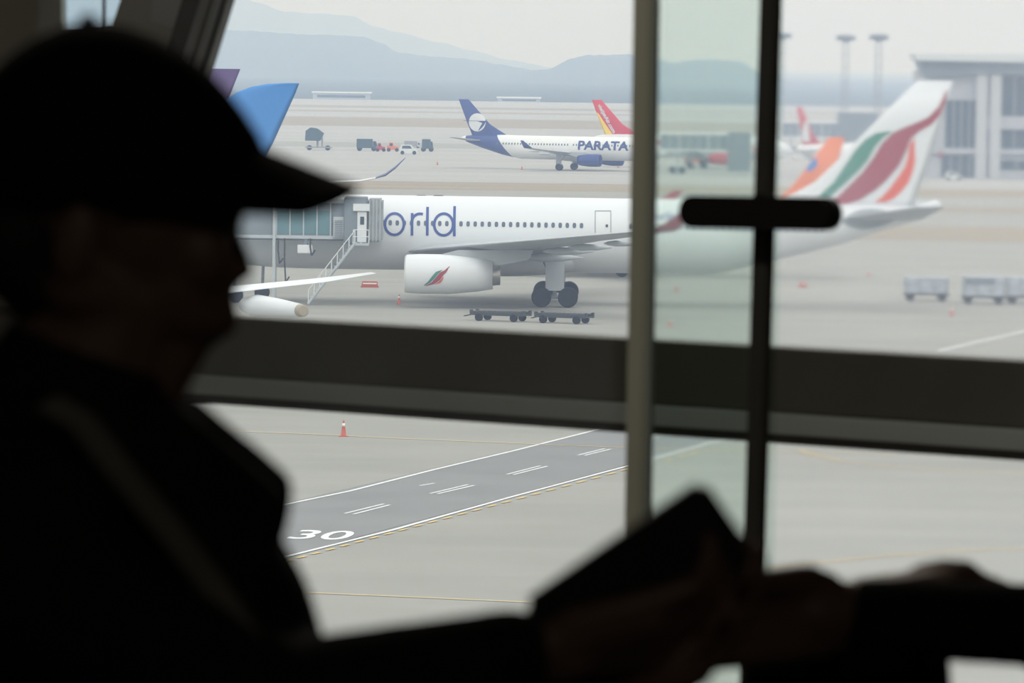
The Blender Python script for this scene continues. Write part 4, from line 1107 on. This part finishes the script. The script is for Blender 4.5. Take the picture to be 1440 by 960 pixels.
# near (right) arm to the phone
sh = P(40, 790, -.19); el = Vector((P(0, 0).x + .30, Y0 - .17, FLOORZ + .66)); el = P(385, 990, -.10)
wr_n = P(742, 915, -.02)
capsule(body, sh, .046, el, .038); capsule(body, el, .036, wr_n, .024)
ph_c = P(896, 822, 0)
hand(body, P(765, 918, -.005), P(915, 893, -.005) - P(765, 918, -.005), (-.1, .6, .8), (0, -1, .3), (.45, .6, .5), (.95, .2, .0), .2)
# far arm
sh2 = P(60, 770, .19); el2 = P(380, 1080, .16); wr2 = P(850, 985, .06)
capsule(body, sh2, .046, el2, .038); capsule(body, el2, .036, wr2, .024)
hand(body, wr2, P(1000, 905, .03) - P(850, 985, .06), (-.3, -.5, .6), (0, .8, .4), (.25, .4, .4), (.8, .3, .0), .5)
# legs
for dy in (-.10, .11):
    h2 = hip + Vector((.0, dy, -.04)); kn = hip + Vector((.03, dy, 0)); kn.z = FLOORZ + .49; an = kn + Vector((-.02, 0, 0)); an.z = FLOORZ + .09
    capsule(body, h2, .085, kn, .058); capsule(body, kn, .056, an, .038); capsule(body, an + Vector((-.03, 0, -.04)), .038, an + Vector((.16, 0, -.055)), .03)
man = fuse('person', body, SKIN, None, .0045, 4)
tag(man, 'man in black cap and jacket seen in profile, head bent over a phone', 'person')
# jacket
jb = nb()
capsule(jb, P(60, 725, -.15), .072, P(60, 725, .15), .072)
capsule(jb, P(95, 790), .145, hip + Vector((.01, 0, -.02)), .150)
ell(jb, P(175, 960), (.15, .17, .17))
ell(jb, P(250, 930), (.105, .13, .12))
capsule(jb, sh, .068, el, .060); capsule(jb, el, .058, wr_n - Vector((.012, 0, 0)), .034)
capsule(jb, sh2, .068, el2, .060); capsule(jb, el2, .058, wr2, .036)
capsule(jb, P(105, 560), .074, P(70, 690), .10)
for y0, y1 in ((-.085, -.045), (.045, .085)):      # open collar flaps
    pts = [(150, 545), (262, 562), (335, 622), (408, 684), (404, 735), (374, 832), (300, 900), (120, 800), (60, 640)]
    A_ = [P(x, y) for x, y in pts]; prism(jb, [(p.x, p.z) for p in A_], Y0 + y0, Y0 + y1)
pts = [(150, 600), (250, 590), (330, 660), (360, 720), (366, 830), (430, 900), (300, 960), (120, 800)]
prism(jb, [(P(x, y).x, P(x, y).z) for x, y in pts], Y0 - .06, Y0 + .06)
fuse('jacket', jb, CLOTH, man, .008, 4)
tb2 = nb()
for dy in (-.10, .11):
    h2 = hip + Vector((.0, dy, -.04)); kn = hip + Vector((.03, dy, 0)); kn.z = FLOORZ + .49; an = kn + Vector((-.02, 0, 0)); an.z = FLOORZ + .14
    capsule(tb2, h2, .10, kn, .070); capsule(tb2, kn, .068, an, .056)
capsule(tb2, hip + Vector((0, -.08, -.01)), .115, hip + Vector((0, .08, -.01)), .115)
fuse('trousers', tb2, TROUS, man, .01, 3)
for dy in (-.10, .11):
    an = hip + Vector((.01, dy, 0)); an.z = FLOORZ + .09
    sb = nb(); capsule(sb, an + Vector((-.04, 0, -.042)), .046, an + Vector((.17, 0, -.052)), .038); box(sb, (an.x - .08, an.y - .04, FLOORZ + .002), (an.x + .2, an.y + .04, FLOORZ + .03))
    fuse('shoe', sb, SHOE, man, .006, 2)
# cap
cb = nb(); lv = [(285, -58, 352, .080), (262, -62, 364, .084), (235, -64, 372, .086), (205, -62, 374, .086), (180, -58, 362, .085), (150, -46, 342, .082), (120, -28, 318, .077), (92, -2, 290, .069), (68, 26, 256, .058), (50, 56, 222, .044), (38, 84, 188, .028), (32, 108, 158, .012)]
rings = []
for py, xb, xf, hw in lv:
    a = P(xb, py); b = P(xf, py); cx = (a.x + b.x) / 2; rx = (b.x - a.x) / 2; zz = a.z
    ring = []
    for k_ in range(48):
        t = 2 * PI * k_ / 48
        seam = 1 + .006 * math.cos(6 * t)
        ring.append((cx + rx * math.copysign(abs(math.cos(t)) ** .95, math.cos(t)) * seam, Y0 + hw * math.sin(t) * seam, zz))
    rings.append(ring)
loft(cb, rings); cp = link('cap', cb, CAPM, man, True); tag(cp, 'black baseball cap')
bm = nb(); ell(bm, P(124, 30), (.007, .007, .006), n=14, m=8); link('cap_button', bm, CAPM, cp, True)
bm = nb(); top_, bot = [], []
nv, nw = 25, 13
for layer in (0, 1):
    grid = []
    for i in range(nv):
        v = -1 + 2 * i / (nv - 1); row = []
        for w_ in range(nw):
            w = w_ / (nw - 1)
            rootx = 372 - 190 * (v * v) ** 1.0; tipx_ = 503 - 36 * v * v - 34 * v ** 8
            px = rootx + (tipx_ - rootx) * w
            py = 209 + (px - 375) * .40 * (1 - v * v) + v * v * (69 + (px - 182) * .045) + (0 if layer == 0 else 12)
            p = P(px, py, .088 * v * (1 - .06 * w)); row.append(p)
        grid.append(row)
    V = [[bm.verts.new(p) for p in r] for r in grid]
    for a_, b_ in zip(V, V[1:]):
        for k_ in range(nw - 1): bm.faces.new((a_[k_], a_[k_ + 1], b_[k_ + 1], b_[k_]))
    if layer == 0: V0 = V
per = [V0[i][nw - 1] for i in range(nv)]; per2 = [V[i][nw - 1] for i in range(nv)]
for i in range(nv - 1): bm.faces.new((per[i], per[i + 1], per2[i + 1], per2[i]))
for idx in (0, nv - 1):
    for k_ in range(nw - 1): bm.faces.new((V0[idx][k_], V0[idx][k_ + 1], V[idx][k_ + 1], V[idx][k_]))
for i in range(nv - 1): bm.faces.new((V0[i][0], V0[i + 1][0], V[i + 1][0], V[i][0]))
link('cap_brim', bm, CAPM, cp, True)
# hair below the cap at the back and the side
bm = nb(); ell(bm, P(30, 330), (.05, .070, .05)); ell(bm, P(60, 380), (.035, .062, .045)); fuse('hair', bm, HAIR, man, .006, 3)
# shoulder strap
bm = nb(); S1 = [(92, 545), (140, 570), (195, 640), (255, 715), (315, 795), (372, 885), (420, 990), (440, 1090), (430, 1180)]
A_ = [P(x - 16, y + 8, -.155 - .012 * math.sin(i)) for i, (x, y) in enumerate(S1)]; B_ = [P(x + 16, y - 8, -.155 - .012 * math.sin(i)) for i, (x, y) in enumerate(S1)]
V = [[bm.verts.new(p), bm.verts.new(q), bm.verts.new(q + Vector((0, .006, 0))), bm.verts.new(p + Vector((0, .006, 0)))] for p, q in zip(A_, B_)]
for a_, b_ in zip(V, V[1:]):
    for i in range(4): bm.faces.new((a_[i], a_[(i + 1) % 4], b_[(i + 1) % 4], b_[i]))
bm.faces.new(V[0]); bm.faces.new(V[-1])
tag(link('shoulder_strap', bm, mat('grey_strap', (.09, .09, .08, 1), .9), man), 'grey shoulder strap crossing the jacket')

# ---- phone
pa, pb_, pc = P(989, 672, .0), P(1063, 791, .012), P(732, 848, .0)
ux = (pa - pc); Lp = ux.length; ux.normalize(); uz = (pa - pb_); Wp = uz.length; uz = (uz - ux * uz.dot(ux)).normalized(); uy = uz.cross(ux)
r = bpy.data.objects.new('smartphone', None); C.objects.link(r)
Mx = Matrix((ux, uy, uz)).transposed().to_4x4(); Mx.translation = pc + ux * Lp / 2 - uz * Wp / 2; r.matrix_world = Mx
tag(r, 'black smartphone in a dark case, tilted, held low right of the man', 'phone')
bm = nb(); box(bm, (-Lp / 2, -.0045, -Wp / 2), (Lp / 2, .0045, Wp / 2)); bmesh.ops.bevel(bm, geom=[e for e in bm.edges if abs((e.verts[0].co - e.verts[1].co).normalized().y) > .9], offset=.007, segments=4, affect='EDGES')
link('phone_body', bm, mat('phone_case', (.006, .006, .007, 1), .7), r)
sy = 1 if uy.y > 0 else -1
bm = nb(); box(bm, (-Lp / 2 + .004, sy * .0045, -Wp / 2 + .004), (Lp / 2 - .004, sy * .0052, Wp / 2 - .004)); link('phone_screen', bm, mat('phone_glass', (.01, .012, .02, 1), .1), r)

# ---- second traveller reaching in from the right
def Q(px, py, Y): return D(px, py, Y)
b2 = nb()
Xs = .84; Ys = 4.97
hd_c = Vector((Xs - .02, Ys, CAMZ - .06))
ell(b2, hd_c + Vector((.02, 0, .02)), (.095, .075, .10), -.2)
ell(b2, hd_c + Vector((-.05, 0, -.06)), (.055, .055, .07), -.2)
ell(b2, hd_c + Vector((-.055, 0, -.01)), (.05, .055, .07))
capsule(b2, hd_c + Vector((-.098, 0, .0)), .010, hd_c + Vector((-.116, 0, -.042)), .012)
ell(b2, hd_c + Vector((-.078, 0, -.112)), (.024, .028, .022))
for dy in (-.072, .072): ell(b2, hd_c + Vector((.02, dy, -.02)), (.018, .008, .03))
for dy in (-.03, .03): ell(b2, hd_c + Vector((-.098, dy, -.005)), (.011, .013, .01))
capsule(b2, hd_c + Vector((-.102, -.018, -.074)), .008, hd_c + Vector((-.102, .018, -.074)), .008)
capsule(b2, hd_c + Vector((-.100, -.015, -.088)), .008, hd_c + Vector((-.100, .015, -.088)), .008)
nk = Vector((Xs + .03, Ys, CAMZ - .26))
capsule(b2, hd_c + Vector((.02, 0, -.08)), .055, nk, .06); capsule(b2, nk + Vector((0, -.15, -.02)), .05, nk + Vector((0, .15, -.02)), .05)
hip2 = Vector((Xs + .08, Ys, FLOORZ + .92)); capsule(b2, nk + Vector((.02, 0, -.1)), .12, hip2, .125)
shA = nk + Vector((0, -.19, -.06)); elA = Q(1520, 882, 4.86); wrA = Q(1190, 862, 4.80)
capsule(b2, shA, .045, elA, .038); capsule(b2, elA, .034, wrA, .024)
hand(b2, wrA + Vector((-.01, 0, 0)), Q(1050, 872, 4.76) - wrA, (-.1, -1, -.1), (0, 0, 1), (.2, .35, .4), (.98, .08, .3), .3, 1.18)
shB = nk + Vector((0, .19, -.06)); elB = Q(1560, 925, 5.2); wrB = Q(1328, 822, 5.12)
capsule(b2, shB, .045, elB, .038); capsule(b2, elB, .034, wrB, .026)
hand(b2, wrB, Q(1220, 830, 5.07) - wrB, (0, -.1, -1), (0, -.8, .3), (.3, .5, .5), k=1.0)
for dy in (-.10, .12):
    h2 = hip2 + Vector((0, dy, 0)); kn = hip2 + Vector((-.02, dy, 0)); kn.z = FLOORZ + .49; an = kn.copy(); an.z = FLOORZ + .09
    capsule(b2, h2, .085, kn, .058); capsule(b2, kn, .056, an, .038); capsule(b2, an + Vector((.03, 0, -.04)), .038, an + Vector((-.16, 0, -.055)), .03)
man2 = fuse('person', b2, SKIN, None, .005, 4)
tag(man2, 'second person, only a black-sleeved forearm and hand reaching in from the right', 'person')
j2 = nb()
capsule(j2, nk + Vector((0, -.15, -.04)), .07, nk + Vector((0, .15, -.04)), .07); capsule(j2, nk + Vector((.02, 0, -.12)), .15, hip2, .15)
capsule(j2, shA, .062, elA, .052); capsule(j2, elA, .040, Q(1225, 868, 4.805), .036)
capsule(j2, shB, .062, elB, .05); capsule(j2, elB, .046, Q(1390, 868, 5.14), .030)
fuse('jacket', j2, CLOTH, man2, .008, 4)
t2 = nb()
for dy in (-.10, .12):
    h2 = hip2 + Vector((0, dy, 0)); kn = hip2 + Vector((-.02, dy, 0)); kn.z = FLOORZ + .49; an = kn.copy(); an.z = FLOORZ + .14
    capsule(t2, h2, .10, kn, .07); capsule(t2, kn, .068, an, .055)
    sb = nb(); an.z = FLOORZ + .09; capsule(sb, an + Vector((.04, 0, -.042)), .046, an + Vector((-.17, 0, -.052)), .038); fuse('shoe', sb, SHOE, man2, .006, 2)
capsule(t2, hip2 + Vector((0, -.08, 0)), .115, hip2 + Vector((0, .08, 0)), .115); fuse('trousers', t2, TROUS, man2, .01, 3)
h_ = nb(); ell(h_, hd_c + Vector((.03, 0, .045)), (.098, .082, .09)); fuse('hair', h_, HAIR, man2, .006, 3)

# ---- dark bag under the sleeve
def bagP(px, py): p = Q(px, py, 5.13); return (p.x, p.z)
bm = nb(); o_ = [(1044, 935), (1060, 885), (1100, 860), (1180, 850), (1270, 856), (1318, 880), (1334, 930), (1340, 1150), (1320, 1210), (1060, 1210), (1040, 1150)]
prism(bm, [bagP(*p) for p in o_], 5.09, 5.17)
bg = fuse('shoulder_bag', bm, mat('black_bag_cloth', (.008, .008, .008, 1), .9, spec=.1), None, .008, 5)
tag(bg, 'black soft bag hanging below the sleeve at lower right', 'bag')
bm = nb(); sx0, sx1 = bagP(1250, 880)[0], bagP(1325, 880)[0]; sz = bagP(1250, 880)[1]; st_ = bagP(1290, 806)[1]
pts = [Vector((sx0, 5.13, sz)), Vector((sx0 + .01, 5.13, st_ - .02)), Vector(((sx0 + sx1) / 2, 5.13, st_)), Vector((sx1 - .01, 5.13, st_ - .02)), Vector((sx1, 5.13, sz))]
for p_, q_ in zip(pts, pts[1:]): tube(bm, p_, q_, .006)
link('bag_handle', bm, BLACK, bg)

# ================================================================= world and sun
wd = bpy.data.worlds.new('overcast'); sc.world = wd; wd.use_nodes = True; nt = wd.node_tree; L = nt.links
bg_ = nt.nodes['Background']; tc = nt.nodes.new('ShaderNodeTexCoord'); sp = nt.nodes.new('ShaderNodeSeparateXYZ'); L.new(tc.outputs['Generated'], sp.inputs[0])
cr = nt.nodes.new('ShaderNodeValToRGB'); cr.color_ramp.elements[0].position = 0.0; cr.color_ramp.elements[0].color = (.80, .80, .78, 1)
cr.color_ramp.elements[1].position = 1.0; cr.color_ramp.elements[1].color = (1.0, 1.03, 1.08, 1)
e = cr.color_ramp.elements.new(.10); e.color = (.84, .835, .81, 1)
L.new(sp.outputs['Z'], cr.inputs[0]); L.new(cr.outputs[0], bg_.inputs['Color']); bg_.inputs['Strength'].default_value = 1.44
sun = bpy.data.lights.new('sun', 'SUN'); sun.energy = .5; sun.angle = math.radians(25); so = bpy.data.objects.new('sun', sun); C.objects.link(so)
so.rotation_euler = (math.radians(38), math.radians(12), 0)

sc.view_settings.view_transform = 'Standard'; sc.view_settings.look = 'None'; sc.view_settings.exposure = 0.0; sc.view_settings.gamma = 1.0
sc.view_settings.use_curve_mapping = False
cy = sc.cycles
cy.use_denoising = True; cy.blur_glossy = 0.0
cy.max_bounces = 10; cy.diffuse_bounces = 3; cy.glossy_bounces = 2; cy.transmission_bounces = 8; cy.transparent_max_bounces = 24; cy.volume_bounces = 3
cy.caustics_reflective = False; cy.caustics_refractive = False
cy.sample_clamp_indirect = 4.0
